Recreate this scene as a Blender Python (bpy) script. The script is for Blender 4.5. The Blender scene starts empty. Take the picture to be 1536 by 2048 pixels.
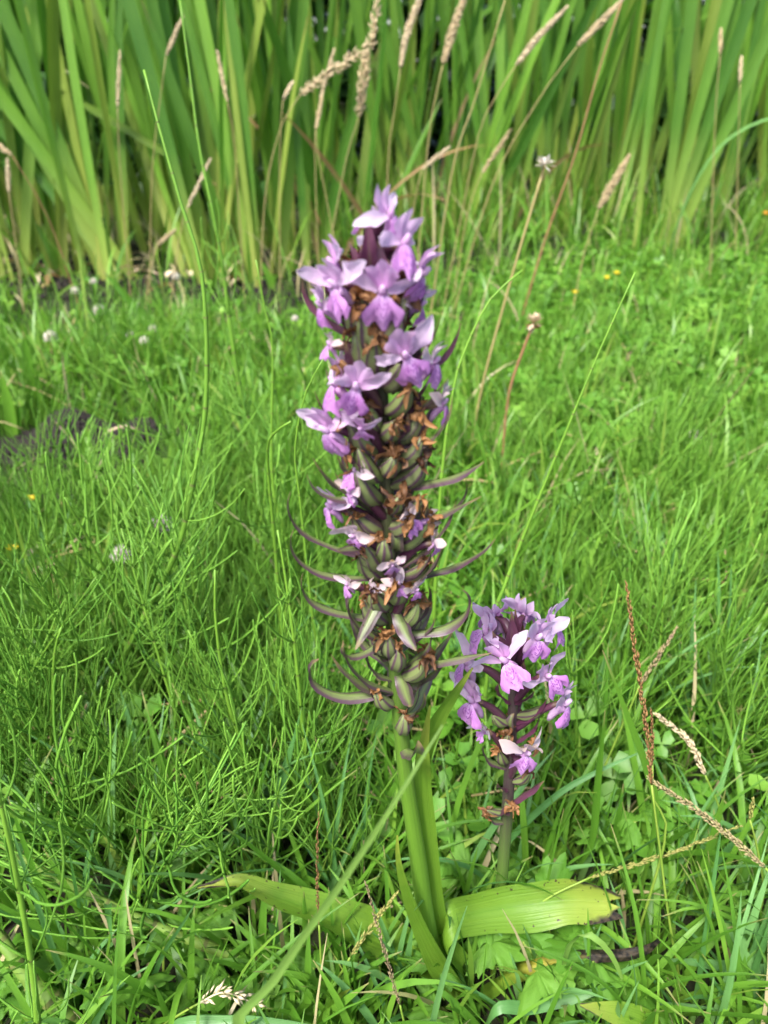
import bpy, math, random
import numpy as np
from mathutils import Vector, Matrix, Quaternion
R = math.radians
rng = np.random.default_rng(7)
random.seed(7)
SC = bpy.context.scene
COL = SC.collection

# ------------------------------------------------------------------ camera
CAM_H, PITCH, F = 0.41, R(31.0), 1479.0          # F in pixels of the 1536x2048 photograph
cd = bpy.data.cameras.new('camera'); cam = bpy.data.objects.new('camera', cd); COL.objects.link(cam)
cam.location = (0, 0, CAM_H); cam.rotation_euler = (R(90) - PITCH, 0, 0)
cd.sensor_fit = 'VERTICAL'; cd.sensor_height = 36.0; cd.sensor_width = 27.0
cd.lens = F / 2048 * 36; cd.clip_start = 0.01; cd.clip_end = 500
cd.dof.use_dof = True; cd.dof.focus_distance = 0.295; cd.dof.aperture_fstop = 12.0
SC.camera = cam

# ------------------------------------------------------------------ light
SUN_EL, SUN_AZ = R(58), R(215)       # azimuth of the sun measured clockwise from +Y
world = bpy.data.worlds.new('World'); SC.world = world; world.use_nodes = True
wn = world.node_tree.nodes; wl = world.node_tree.links
sky = wn.new('ShaderNodeTexSky'); sky.sky_type = 'NISHITA'; sky.sun_disc = False
sky.sun_elevation = SUN_EL; sky.sun_rotation = SUN_AZ
sky.air_density = 1.0; sky.dust_density = 3.0; sky.ozone_density = 0.6
wl.new(sky.outputs[0], wn['Background'].inputs[0]); wn['Background'].inputs[1].default_value = 0.15
sd = bpy.data.lights.new('sun', 'SUN'); sun = bpy.data.objects.new('sun', sd); COL.objects.link(sun)
sd.energy = 2.8; sd.angle = R(12); sd.color = (1, 0.98, 0.94)
sv = Vector((math.sin(SUN_AZ) * math.cos(SUN_EL), math.cos(SUN_AZ) * math.cos(SUN_EL), math.sin(SUN_EL)))
sun.rotation_euler = (-sv).to_track_quat('-Z', 'Y').to_euler()
sun.location = sv * 10
SC.view_settings.view_transform = 'Standard'; SC.view_settings.look = 'None'
SC.view_settings.exposure = 1.48; SC.view_settings.gamma = 1
SC.cycles.use_denoising = True
SC.cycles.use_adaptive_sampling = True; SC.cycles.adaptive_threshold = 0.02
SC.cycles.max_bounces = 4; SC.cycles.diffuse_bounces = 4; SC.cycles.transmission_bounces = 3

# ------------------------------------------------------------------ pixel -> place
CP, SP = math.cos(PITCH), math.sin(PITCH)
def ray(px, py):
    x = (px - 768) / F; y = -(py - 1024) / F
    return Vector((x, CP + y * SP, -SP + y * CP))
def at(px, py, Y):
    d = ray(px, py); t = Y / d.y
    return Vector((0, 0, CAM_H)) + d * t
def gh(x, y):
    a = np.clip((2.2 - y) / 0.6, 0, 1)
    return a * (0.006 * np.sin(x * 9.1 + 1.3) * np.cos(y * 7.7) + 0.004 * np.sin(x * 17 + y * 13))
def ground(px, py, h=0.0):
    d = ray(px, py); t = (CAM_H - h) / -d.z
    p = Vector((0, 0, CAM_H)) + d * t
    p.z = float(gh(p.x, p.y)) + h
    return p
def ppm(p):                                   # photo pixels per metre at a place
    return F / ((p.y) * CP - (p.z - CAM_H) * SP)

# ------------------------------------------------------------------ mesh helpers
class MB:
    def __init__(s): s.v = []; s.f = []; s.uv = []
    def add(s, verts, faces, uvs):
        o = len(s.v); s.v.extend([tuple(v) for v in verts]); s.f.extend([tuple(i + o for i in f) for f in faces]); s.uv.extend(uvs)
        return s
    def mesh(s, name, mat, smooth=True):
        me = bpy.data.meshes.new(name); me.from_pydata(s.v, [], s.f)
        ul = me.uv_layers.new(name='UVMap')
        li = np.empty(len(me.loops), np.int32); me.loops.foreach_get('vertex_index', li)
        uv = np.array(s.uv, np.float32)[li]; ul.data.foreach_set('uv', uv.ravel())
        if mat: me.materials.append(mat)
        if smooth: me.polygons.foreach_set('use_smooth', [True] * len(me.polygons))
        me.update(); return me
def obj(name, me, parent=None, loc=None, rot=None, scale=None):
    o = bpy.data.objects.new(name, me); COL.objects.link(o)
    if parent: o.parent = parent
    if loc is not None: o.location = loc
    if rot is not None:
        if isinstance(rot, Matrix): o.rotation_euler = rot.to_euler()
        else: o.rotation_euler = rot
    if scale is not None: o.scale = (scale,) * 3 if not hasattr(scale, '__len__') else scale
    return o
def tag(o, label, cat, group=None, kind=None):
    if label: o['label'] = label
    if cat: o['category'] = cat
    if group: o['group'] = group
    if kind: o['kind'] = kind
    return o
def thing(name, label, cat, loc=(0, 0, 0), group=None):
    o = bpy.data.objects.new(name, None); COL.objects.link(o); o.location = loc; o.empty_display_size = 0.01
    return tag(o, label, cat, group)
def smooth_path(pts, n):
    """Catmull-Rom resample of 3D points to n points"""
    P = [Vector(p) for p in pts]
    if len(P) == 2: return [P[0].lerp(P[1], i / (n - 1)) for i in range(n)]
    L = [0]
    for a, b in zip(P[:-1], P[1:]): L.append(L[-1] + max((b - a).length, 1e-7))
    out = []
    for i in range(n):
        s = L[-1] * i / (n - 1); k = 0
        while k < len(P) - 2 and L[k + 1] < s: k += 1
        t = (s - L[k]) / (L[k + 1] - L[k])
        p0 = P[k - 1] if k > 0 else P[k] * 2 - P[k + 1]; p1, p2 = P[k], P[k + 1]
        p3 = P[k + 2] if k + 2 < len(P) else P[k + 1] * 2 - P[k]
        out.append(0.5 * ((2 * p1) + (p2 - p0) * t + (2 * p0 - 5 * p1 + 4 * p2 - p3) * t * t + (3 * p1 - p0 - 3 * p2 + p3) * t ** 3))
    return out
def interp(vals, n):
    return list(np.interp(np.linspace(0, 1, n), np.linspace(0, 1, len(vals)), vals))
def tube(mb, path, radii, sides=6, cap=True, ribs=0):
    n = len(path); vs = []; uvs = []; fs = []
    up = Vector((0.31, 0.9, 0.2)).normalized()
    for i, p in enumerate(path):
        t = (path[min(i + 1, n - 1)] - path[max(i - 1, 0)]).normalized()
        a = t.cross(up)
        if a.length < 1e-4: a = t.cross(Vector((1, 0, 0)))
        a.normalize(); b = t.cross(a).normalized()
        for k in range(sides):
            an = 2 * math.pi * k / sides
            r = radii[i] * (1 + (ribs * (1 if k % 2 else -1)))
            vs.append(p + a * (math.cos(an) * r) + b * (math.sin(an) * r)); uvs.append((k / sides, i / (n - 1)))
    for i in range(n - 1):
        for k in range(sides):
            k2 = (k + 1) % sides
            fs.append((i * sides + k, i * sides + k2, (i + 1) * sides + k2, (i + 1) * sides + k))
    if cap:
        fs.append(tuple(range(sides - 1, -1, -1))); fs.append(tuple((n - 1) * sides + k for k in range(sides)))
    mb.add(vs, fs, uvs)
def ribbon(mb, path, halfw, side, fold=0.15, nc=5, ruffle=0.0, seed=0, curl=0.0):
    """leaf blade: path of centre points, half widths, side vector(s), V-fold (edges raised by fold*halfwidth)"""
    n = len(path); vs = []; uvs = []; fs = []; rr = random.Random(seed)
    ph = [rr.uniform(0, 6.3) for _ in range(4)]
    for i, p in enumerate(path):
        t = (path[min(i + 1, n - 1)] - path[max(i - 1, 0)]).normalized()
        s = side[i] if isinstance(side, (list, tuple)) else side
        s = (s - t * s.dot(t)).normalized(); nrm = s.cross(t).normalized()
        if nrm.z < 0 and not isinstance(side, (list, tuple)): pass
        v = i / (n - 1)
        for k in range(nc):
            u = -1 + 2 * k / (nc - 1); w = halfw[i]
            z = fold * w * abs(u) ** 1.4 + ruffle * w * u * u * math.sin(v * 14 + ph[0] + (2 if u > 0 else 0)) + curl * w * u
            w2 = w * (1 + 0.06 * ruffle * 5 * math.sin(v * 23 + ph[1] + u))
            vs.append(p + s * (u * w2) + nrm * z); uvs.append((k / (nc - 1), v))
    for i in range(n - 1):
        for k in range(nc - 1):
            a = i * nc + k; fs.append((a, a + 1, a + nc + 1, a + nc))
    mb.add(vs, fs, uvs)

def np_mesh(name, V, Fq, mat, attrs=None, smooth=True):
    """V (n,3) verts, Fq (m,k) faces all with k corners"""
    me = bpy.data.meshes.new(name); m, k = Fq.shape
    me.vertices.add(len(V)); me.vertices.foreach_set('co', np.ascontiguousarray(V, np.float32).ravel())
    me.loops.add(m * k); me.loops.foreach_set('vertex_index', np.ascontiguousarray(Fq, np.int32).ravel())
    me.polygons.add(m); me.polygons.foreach_set('loop_start', np.arange(0, m * k, k, dtype=np.int32))
    if smooth: me.polygons.foreach_set('use_smooth', np.ones(m, bool))
    for an, av in (attrs or {}).items():
        A = me.attributes.new(an, 'FLOAT', 'POINT'); A.data.foreach_set('value', np.ascontiguousarray(av, np.float32))
    me.materials.append(mat); me.update(calc_edges=True); return me
def np_blades(base, az, height, width, lean, bend, seg, twist):
    """arching blades; returns verts, quads, tint-index array, t"""
    N = len(base); t = np.linspace(0, 1, seg + 1)
    tm = (t[:-1] + t[1:]) / 2
    ang = lean[:, None] + bend[:, None] * tm[None, :] ** 1.5
    dl = height[:, None] / seg
    hx = np.concatenate([np.zeros((N, 1)), np.cumsum(np.sin(ang) * dl, 1)], 1)
    hz = np.concatenate([np.zeros((N, 1)), np.cumsum(np.cos(ang) * dl, 1)], 1)
    d = np.stack([np.sin(az), np.cos(az)], 1)
    C = np.empty((N, seg + 1, 3)); C[..., :2] = base[:, None, :2] + d[:, None, :] * hx[..., None]; C[..., 2] = base[:, 2:3] + hz
    sa = az + np.pi / 2 + twist
    s = np.stack([np.sin(sa), np.cos(sa), np.zeros(N)], 1)
    w = width[:, None] * 0.5 * (0.75 + 0.6 * t - 1.3 * t ** 3.0)[None, :]; w = np.maximum(w, 0.00012)
    V = np.stack([C - s[:, None, :] * w[..., None], C + s[:, None, :] * w[..., None]], 2)     # N,seg+1,2,3
    idx = np.arange(N)[:, None] * (seg + 1) * 2 + np.arange(seg)[None, :] * 2
    Q = np.stack([idx, idx + 1, idx + 3, idx + 2], -1).reshape(-1, 4)
    T = np.broadcast_to(t[None, :, None], (N, seg + 1, 2)).reshape(-1)
    return V.reshape(-1, 3), Q, T
def np_tubes(path, rad, sides=3):
    """path N,S,3; rad N,S"""
    N, S, _ = path.shape
    tg = np.gradient(path, axis=1); tg /= np.linalg.norm(tg, axis=2, keepdims=True) + 1e-9
    ref = np.array([0.3, 0.8, 0.17]); a = np.cross(tg, ref); a /= np.linalg.norm(a, axis=2, keepdims=True) + 1e-9
    b = np.cross(tg, a); an = np.arange(sides) * 2 * np.pi / sides
    V = path[:, :, None, :] + rad[:, :, None, None] * (a[:, :, None, :] * np.cos(an)[None, None, :, None] + b[:, :, None, :] * np.sin(an)[None, None, :, None])
    i0 = (np.arange(N)[:, None, None] * S + np.arange(S - 1)[None, :, None]) * sides
    k = np.arange(sides)[None, None, :]; k2 = (k + 1) % sides
    Q = np.stack([i0 + k, i0 + k2, i0 + sides + k2, i0 + sides + k], -1).reshape(-1, 4)
    T = np.broadcast_to(np.linspace(0, 1, S)[None, :, None], (N, S, sides)).reshape(-1)
    return V.reshape(-1, 3), Q, T

# ------------------------------------------------------------------ materials
class NT:
    def __init__(s, name):
        s.m = bpy.data.materials.new(name); s.m.use_nodes = True; s.t = s.m.node_tree
        s.p = s.t.nodes['Principled BSDF']; s.out = s.t.nodes['Material Output']
    def n(s, typ, **kw):
        nd = s.t.nodes.new(typ)
        for k, v in kw.items(): setattr(nd, k, v)
        return nd
    def l(s, a, b): s.t.links.new(a, b)
    def val(s, nd, i, x):
        if hasattr(x, 'is_output') or hasattr(x, 'node'): s.l(x, nd.inputs[i])
        else: nd.inputs[i].default_value = x
    def math(s, op, a, b=0.0, c=None):
        nd = s.n('ShaderNodeMath', operation=op); s.val(nd, 0, a); s.val(nd, 1, b)
        if c is not None: s.val(nd, 2, c)
        return nd.outputs[0]
    def mix(s, f, a, b, bt='MIX'):
        nd = s.n('ShaderNodeMix', data_type='RGBA', blend_type=bt)
        s.val(nd, 0, f)
        for i, x in ((6, a), (7, b)):
            if hasattr(x, 'node'): s.l(x, nd.inputs[i])
            else: nd.inputs[i].default_value = (*x, 1) if len(x) == 3 else x
        return nd.outputs[2]
    def ramp(s, f, stops):
        nd = s.n('ShaderNodeValToRGB'); e = nd.color_ramp.elements
        while len(e) < len(stops): e.new(0.5)
        for el, (p, c) in zip(e, stops): el.position = p; el.color = (*c, 1) if hasattr(c, '__len__') else (c, c, c, 1)
        s.l(f, nd.inputs[0]); return nd.outputs[0]
    def noise(s, scale, detail=3, vec=None, dist=0.0):
        nd = s.n('ShaderNodeTexNoise'); nd.inputs['Scale'].default_value = scale; nd.inputs['Detail'].default_value = detail
        nd.inputs['Distortion'].default_value = dist
        if vec is None: vec = s.coord('Object')
        s.l(vec, nd.inputs['Vector']); return nd.outputs[0]
    def coord(s, k='UV'):
        if not hasattr(s, '_tc'): s._tc = s.n('ShaderNodeTexCoord')
        return s._tc.outputs[k]
    def uv(s):
        sx = s.n('ShaderNodeSeparateXYZ'); s.l(s.coord('UV'), sx.inputs[0]); return sx.outputs[0], sx.outputs[1]
    def attr(s, name):
        nd = s.n('ShaderNodeAttribute'); nd.attribute_name = name; return nd.outputs['Fac']
    def orand(s):
        return s.n('ShaderNodeObjectInfo').outputs['Random']
    def scalevec(s, x, y, z=1):
        nd = s.n('ShaderNodeMapping'); nd.inputs['Scale'].default_value = (x, y, z); s.l(s.coord('UV'), nd.inputs[0]); return nd.outputs[0]
    def finish(s, color, rough=0.5, trans=0.3, spec=0.4, tgain=(1.05, 1.1, 0.75), bump=None, bd=0.0005):
        p = s.p
        if hasattr(color, 'node'): s.l(color, p.inputs['Base Color'])
        else: p.inputs['Base Color'].default_value = (*color, 1)
        s.val(p, 'Roughness', rough); p.inputs['Specular IOR Level'].default_value = spec
        if bump is not None:
            b = s.n('ShaderNodeBump'); b.inputs['Strength'].default_value = 0.6; b.inputs['Distance'].default_value = bd
            s.l(bump, b.inputs['Height']); s.l(b.outputs[0], p.inputs['Normal'])
        if trans > 0:
            tr = s.n('ShaderNodeBsdfTranslucent')
            if hasattr(color, 'node'): s.l(s.mix(1.0, color, tgain, 'MULTIPLY'), tr.inputs[0])
            else: tr.inputs[0].default_value = (*[a * b for a, b in zip(color, tgain)], 1)
            mx = s.n('ShaderNodeMixShader'); mx.inputs[0].default_value = trans
            s.l(p.outputs[0], mx.inputs[1]); s.l(tr.outputs[0], mx.inputs[2]); s.l(mx.outputs[0], s.out.inputs[0])
        return s.m

def m_grass(name, stops, rough=0.42, trans=0.4, basecol=(0.14, 0.22, 0.045), spec=0.4, drytip=None):
    s = NT(name); c = s.ramp(s.attr('tint'), stops)
    t = s.attr('along')
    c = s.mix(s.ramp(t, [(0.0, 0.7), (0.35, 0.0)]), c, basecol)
    if drytip: c = s.mix(s.ramp(t, [(0.85, 0.0), (1.0, 0.6)]), c, drytip)
    return s.finish(c, rough, trans, spec)
G_LAWN = m_grass('lawn_grass', [(0, (0.050, 0.145, 0.012)), (0.45, (0.112, 0.27, 0.024)), (0.8, (0.19, 0.37, 0.042)), (0.93, (0.28, 0.38, 0.06)), (0.97, (0.42, 0.36, 0.18)), (1, (0.48, 0.40, 0.22))])
G_HORSE = m_grass('horsetail_green', [(0, (0.07, 0.19, 0.016)), (0.6, (0.125, 0.29, 0.028)), (1, (0.20, 0.39, 0.05))], rough=0.5, trans=0.15, basecol=(0.11, 0.22, 0.03))
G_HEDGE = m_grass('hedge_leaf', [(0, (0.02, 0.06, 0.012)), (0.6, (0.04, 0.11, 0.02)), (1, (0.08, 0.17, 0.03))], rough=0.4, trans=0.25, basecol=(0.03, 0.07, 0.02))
G_HERB = m_grass('clover_leaf', [(0, (0.07, 0.20, 0.02)), (0.6, (0.12, 0.29, 0.028)), (1, (0.22, 0.40, 0.05))], rough=0.45, trans=0.35, basecol=(0.15, 0.30, 0.03))
def m_blade(name, c1, c2, basec, tipc=None, rough=0.38, trans=0.4, vs=40, spec=0.45):
    """long leaf with parallel veins (uv.x across, uv.y along)"""
    s = NT(name); u, v = s.uv()
    vein = s.noise(1.0, 2, s.scalevec(vs, 1.2))
    big = s.noise(9.0, 3)
    f = s.math('ADD', s.math('MULTIPLY', vein, 0.45), s.math('MULTIPLY', s.orand(), 0.55))
    f = s.math('ADD', f, s.math('MULTIPLY', s.math('SUBTRACT', big, 0.5), 0.35))
    c = s.mix(s.ramp(f, [(0.25, 0.0), (0.8, 1.0)]), c1, c2)
    c = s.mix(s.ramp(v, [(0.0, 1.0), (0.32, 0.0)]), c, basec)
    if tipc: c = s.mix(s.ramp(s.math('ADD', v, s.math('MULTIPLY', s.math('SUBTRACT', big, 0.5), 0.2)), [(0.9, 0.0), (0.99, 1.0)]), c, tipc)
    return s.finish(c, rough, trans, spec, bump=vein, bd=0.0004)
M_IRIS = m_blade('iris_leaf', (0.066, 0.185, 0.020), (0.205, 0.40, 0.05), (0.38, 0.47, 0.10), (0.22, 0.2, 0.06), rough=0.40, vs=60, trans=0.45)
M_IRIST = m_blade('yellowing_iris_leaf', (0.12, 0.21, 0.025), (0.27, 0.36, 0.06), (0.38, 0.42, 0.10), (0.30, 0.20, 0.07), rough=0.45, vs=60, trans=0.45)
M_IRISDRY = m_blade('dry_iris_leaf', (0.28, 0.20, 0.09), (0.36, 0.20, 0.08), (0.32, 0.26, 0.10), (0.25, 0.13, 0.05), rough=0.6)
M_GBLADE = m_blade('grass_leaf', (0.08, 0.21, 0.018), (0.165, 0.35, 0.036), (0.16, 0.27, 0.04), (0.35, 0.3, 0.12), rough=0.35, vs=14)
M_GFRONT = m_blade('light_grass_leaf', (0.15, 0.29, 0.05), (0.21, 0.36, 0.07), (0.18, 0.30, 0.05), None, rough=0.4, vs=14)
M_GBLUE = m_blade('blue_grass_leaf', (0.09, 0.24, 0.06), (0.18, 0.37, 0.11), (0.16, 0.27, 0.06), None, rough=0.33, vs=14)
M_STRAW = m_blade('straw', (0.42, 0.31, 0.13), (0.5, 0.40, 0.2), (0.4, 0.30, 0.12), None, rough=0.6, trans=0.2)
def m_orchid_leaf(name, decay):
    s = NT(name); u, v = s.uv()
    vein = s.noise(1.0, 2, s.scalevec(26, 0.8)); big = s.noise(60.0, 4); sp = s.noise(420.0, 3)
    c = s.mix(vein, (0.095, 0.215, 0.014), (0.175, 0.32, 0.03)); c = s.mix(s.math('MULTIPLY', big, 0.35), c, (0.16, 0.25, 0.03))
    mid = s.ramp(s.math('ABSOLUTE', s.math('SUBTRACT', u, 0.5)), [(0.0, 1.0), (0.09, 0.0)])
    c = s.mix(s.math('MULTIPLY', mid, 0.45), c, (0.09, 0.21, 0.012))
    vv = s.math('ADD', v, s.math('MULTIPLY', s.math('SUBTRACT', big, 0.5), 0.35))
    edge = s.math('MULTIPLY', s.math('ABSOLUTE', s.math('SUBTRACT', u, 0.5)), 0.22)
    y0, y1, b0, b1 = {0: (0.8, 1.0, 1.4, 1.5), 1: (0.68, 1.0, 1.03, 1.08), 2: (0.1, 0.4, 0.5, 0.68)}[decay]
    c = s.mix(s.ramp(vv, [(y0, 0.0), (min(y1, 1.0), 0.85)]), c, (0.33, 0.37, 0.055) if decay < 2 else (0.36, 0.31, 0.04))
    spots = s.ramp(s.math('ADD', s.math('ADD', sp, edge), s.math('MULTIPLY', v, 0.10 + 0.05 * decay)), [(0.84, 0.0), (0.87, 1.0)])
    if decay == 0: spots = s.math('MULTIPLY', spots, 0.35)
    c = s.mix(spots, c, (0.05, 0.03, 0.015))
    dk = s.mix(s.ramp(sp, [(0.4, 0.0), (0.62, 1.0)]), (0.012, 0.010, 0.010), (0.075, 0.055, 0.035))
    c = s.mix(s.ramp(s.math('MULTIPLY', s.math('ADD', vv, s.math('MULTIPLY', edge, 1.6)), 0.6), [(b0 * 0.6, 0.0), (b1 * 0.6, 1.0)]), c, dk)
    return s.finish(c, 0.42, 0.35, 0.4, bump=s.math('ADD', vein, s.math('MULTIPLY', big, 1.5)), bd=0.0008)
M_OL0, M_OL1, M_OL2 = [m_orchid_leaf('orchid_leaf_%d' % i, i) for i in range(3)]

def m_petal(name, c1, c2, tip, white=0.0):
    s = NT(name); u, v = s.uv(); vein = s.noise(1.0, 2, s.scalevec(18, 1.5)); nz = s.noise(180.0, 2)
    c = s.mix(s.math('MULTIPLY', vein, 0.9), c1, c2)
    c = s.mix(s.ramp(v, [(0.1, 0.0), (0.9, 0.75)]), c, tip)
    c = s.mix(s.math('MULTIPLY', s.orand(), 0.45 + white), c, (0.68, 0.58, 0.70))
    c = s.mix(s.ramp(nz, [(0.62, 0.0), (0.75, 0.25)]), c, (0.42, 0.22, 0.30))
    return s.finish(c, 0.5, 0.45, 0.3, (1, 0.95, 1), bump=vein, bd=0.0003)
M_SEPAL = m_petal('pale_lilac_sepal', (0.55, 0.29, 0.55), (0.69, 0.47, 0.70), (0.75, 0.61, 0.76))
M_HOOD = m_petal('pink_hood', (0.51, 0.21, 0.50), (0.67, 0.37, 0.66), (0.71, 0.49, 0.71))
M_FADE = m_petal('fading_petal', (0.62, 0.45, 0.52), (0.72, 0.6, 0.66), (0.70, 0.52, 0.42), 0.2)
def m_lip():
    s = NT('purple_lip'); u, v = s.uv()
    du = s.math('MULTIPLY', s.math('SUBTRACT', u, 0.5), 1.3); dv = s.math('MULTIPLY', s.math('SUBTRACT', v, 0.2), 0.8)
    d = s.math('SQRT', s.math('ADD', s.math('MULTIPLY', du, du), s.math('MULTIPLY', dv, dv)))
    nz = s.noise(9.0, 2, s.coord('UV'))
    ring = s.math('SINE', s.math('ADD', s.math('MULTIPLY', d, 36.0), s.math('MULTIPLY', nz, 9.0)))
    dash = s.noise(14.0, 2, s.coord('UV'))
    mk = s.math('MULTIPLY', s.ramp(ring, [(0.0, 0.0), (0.3, 1.0)]), s.ramp(dash, [(0.42, 0.0), (0.5, 1.0)]))
    mk = s.math('MULTIPLY', mk, s.ramp(d, [(0.40, 1.0), (0.52, 0.0)]))
    vein = s.noise(1.0, 2, s.scalevec(16, 2))
    c = s.mix(vein, (0.43, 0.125, 0.45), (0.61, 0.29, 0.62))
    c = s.mix(s.ramp(s.math('ABSOLUTE', s.math('SUBTRACT', u, 0.5)), [(0.05, 0.35), (0.16, 0.0)]), c, (0.70, 0.42, 0.78))
    c = s.mix(s.ramp(v, [(0.0, 0.6), (0.25, 0.0)]), c, (0.7, 0.55, 0.75))
    c = s.mix(s.math('MULTIPLY', mk, 0.85), c, (0.20, 0.02, 0.27))
    c = s.mix(s.math('MULTIPLY', s.orand(), 0.22), c, (0.62, 0.42, 0.66))
    return s.finish(c, 0.5, 0.4, 0.3, (1, 0.95, 1))
M_LIP = m_lip()
def m_bract(name, green, purple, lo, hi):
    s = NT(name); u, v = s.uv(); vein = s.noise(1.0, 2, s.scalevec(14, 0.7)); big = s.noise(90.0, 3)
    e = s.math('ABSOLUTE', s.math('SUBTRACT', u, 0.5))
    f = s.math('ADD', s.math('ADD', e, s.math('MULTIPLY', s.math('SUBTRACT', vein, 0.5), 0.45)), s.math('MULTIPLY', v, 0.16))
    f = s.math('ADD', f, s.math('MULTIPLY', s.math('SUBTRACT', big, 0.5), 0.2))
    c = s.mix(s.ramp(f, [(lo, 0.0), (hi, 1.0)]), green, purple)
    c = s.mix(s.ramp(s.math('ADD', v, s.math('MULTIPLY', s.orand(), 0.12)), [(0.9, 0.0), (1.0, 0.8)]), c, (0.22, 0.15, 0.07))
    c = s.mix(s.math('MULTIPLY', s.orand(), 0.18), c, green)
    return s.finish(c, 0.36, 0.22, 0.5, (1.0, 1.0, 0.8), bump=vein, bd=0.0004)
M_BRACT = m_bract('striped_bract', (0.15, 0.20, 0.06), (0.078, 0.038, 0.058), 0.12, 0.42)
M_BRACTD = m_bract('dark_bract', (0.11, 0.07, 0.06), (0.10, 0.028, 0.062), 0.0, 0.2)
def m_pod():
    s = NT('striped_pod'); u, v = s.uv(); n = s.noise(200.0, 2)
    st = s.math('ABSOLUTE', s.math('SINE', s.math('MULTIPLY', u, 18.8496)))
    f = s.math('ADD', st, s.math('MULTIPLY', s.math('SUBTRACT', n, 0.5), 0.7))
    c = s.mix(s.ramp(f, [(0.25, 0.0), (0.8, 1.0)]), (0.06, 0.026, 0.045), (0.15, 0.19, 0.06))
    c = s.mix(s.math('MULTIPLY', s.orand(), 0.3), c, (0.09, 0.06, 0.07))
    return s.finish(c, 0.5, 0.0, 0.3)
M_POD = m_pod()
def m_stem(name, lo, hi, a=0.3, b=0.75):
    s = NT(name); u, v = s.uv(); n = s.noise(1.0, 3, s.scalevec(30, 3))
    f = s.math('ADD', v, s.math('MULTIPLY', s.math('SUBTRACT', n, 0.5), 0.22))
    c = s.mix(s.ramp(f, [(a, 0.0), (b, 1.0)]), lo, hi)
    c = s.mix(s.math('MULTIPLY', n, 0.25), c, (0.05, 0.09, 0.015))
    return s.finish(c, 0.38, 0.0, 0.45, bump=n, bd=0.0006)
M_STEM = m_stem('orchid_stem', (0.105, 0.215, 0.02), (0.05, 0.045, 0.03), 0.45, 0.8)
M_STEM2 = m_stem('small_orchid_stem', (0.10, 0.19, 0.025), (0.055, 0.03, 0.04), 0.25, 0.6)
def m_simple(name, c1, c2, sc=60, rough=0.6, trans=0.2, rnd=0.3, bd=0.0005, tg=(1, 0.9, 0.7)):
    s = NT(name); n = s.noise(sc, 4); f = s.math('ADD', s.math('MULTIPLY', n, 1 - rnd), s.math('MULTIPLY', s.orand(), rnd))
    return s.finish(s.mix(s.ramp(f, [(0.25, 0.0), (0.75, 1.0)]), c1, c2), rough, trans, 0.3, tg, bump=n, bd=bd)
M_WITHER = m_simple('withered_petal', (0.05, 0.02, 0.010), (0.33, 0.16, 0.06), 420, 0.55, 0.25, 0.5)
M_SEED = m_simple('straw_seed_head', (0.52, 0.39, 0.20), (0.74, 0.62, 0.42), 300, 0.65, 0.25)
M_SEEDBR = m_simple('brown_seed_head', (0.13, 0.05, 0.03), (0.30, 0.17, 0.06), 300, 0.6, 0.2)
M_SEEDGR = m_simple('green_seed_head', (0.20, 0.24, 0.04), (0.36, 0.33, 0.10), 300, 0.6, 0.25)
M_SEEDPU = m_simple('purplish_seed_head', (0.16, 0.09, 0.07), (0.42, 0.36, 0.16), 500, 0.6, 0.2)
M_CULMG = m_simple('green_culm', (0.15, 0.26, 0.03), (0.24, 0.34, 0.05), 40, 0.45, 0.1)
M_CULMS = m_simple('straw_culm', (0.30, 0.25, 0.09), (0.42, 0.33, 0.15), 40, 0.55, 0.1)
M_CULMR = m_simple('red_culm', (0.25, 0.12, 0.06), (0.34, 0.19, 0.09), 40, 0.5, 0.1)
M_CLOVER = m_simple('clover_floret', (0.60, 0.52, 0.46), (0.78, 0.75, 0.68), 200, 0.6, 0.4, 0.3, tg=(1, 1, 0.9))
M_YELLOW = m_simple('yellow_petal', (0.75, 0.52, 0.01), (0.85, 0.66, 0.03), 200, 0.3, 0.3)
M_ORANGE = m_simple('orange_petal', (0.75, 0.25, 0.02), (0.85, 0.38, 0.05), 200, 0.4, 0.3)
M_HTSTEM = m_simple('horsetail_stem', (0.09, 0.20, 0.018), (0.15, 0.29, 0.03), 50, 0.45, 0.0)
M_HTPALE = m_simple('pale_horsetail_stem', (0.11, 0.19, 0.03), (0.18, 0.27, 0.05), 50, 0.45, 0.0)
M_SHEATH = m_simple('dark_sheath', (0.06, 0.07, 0.02), (0.16, 0.19, 0.05), 300, 0.6, 0.0)
M_BRANCH = m_simple('horsetail_branch', (0.088, 0.225, 0.024), (0.18, 0.37, 0.045), 60, 0.45, 0.12, 0.6)
M_BUTTER = m_simple('buttercup_leaf', (0.085, 0.23, 0.02), (0.15, 0.32, 0.04), 70, 0.42, 0.35, 0.4, tg=(1.05, 1.1, 0.7))
M_CHIP = m_simple('dead_leaf', (0.45, 0.33, 0.2), (0.66, 0.54, 0.38), 90, 0.75, 0.15)
def m_soil():
    s = NT('soil'); n = s.noise(60.0, 8); n2 = s.noise(9.0, 4); n3 = s.noise(260.0, 4)
    c = s.mix(n, (0.005, 0.0045, 0.003), (0.026, 0.020, 0.014)); c = s.mix(s.ramp(n2, [(0.35, 0.0), (0.6, 0.6)]), c, (0.025, 0.042, 0.010))
    c = s.mix(s.ramp(n3, [(0.70, 0.0), (0.78, 0.7)]), c, (0.16, 0.12, 0.08))
    return s.finish(c, 0.9, 0.0, 0.2, bump=n, bd=0.01)
M_SOIL = m_soil()
M_CRUMB = m_simple('soil_crumb', (0.005, 0.004, 0.0035), (0.024, 0.019, 0.015), 200, 0.9, 0.0)

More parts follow.
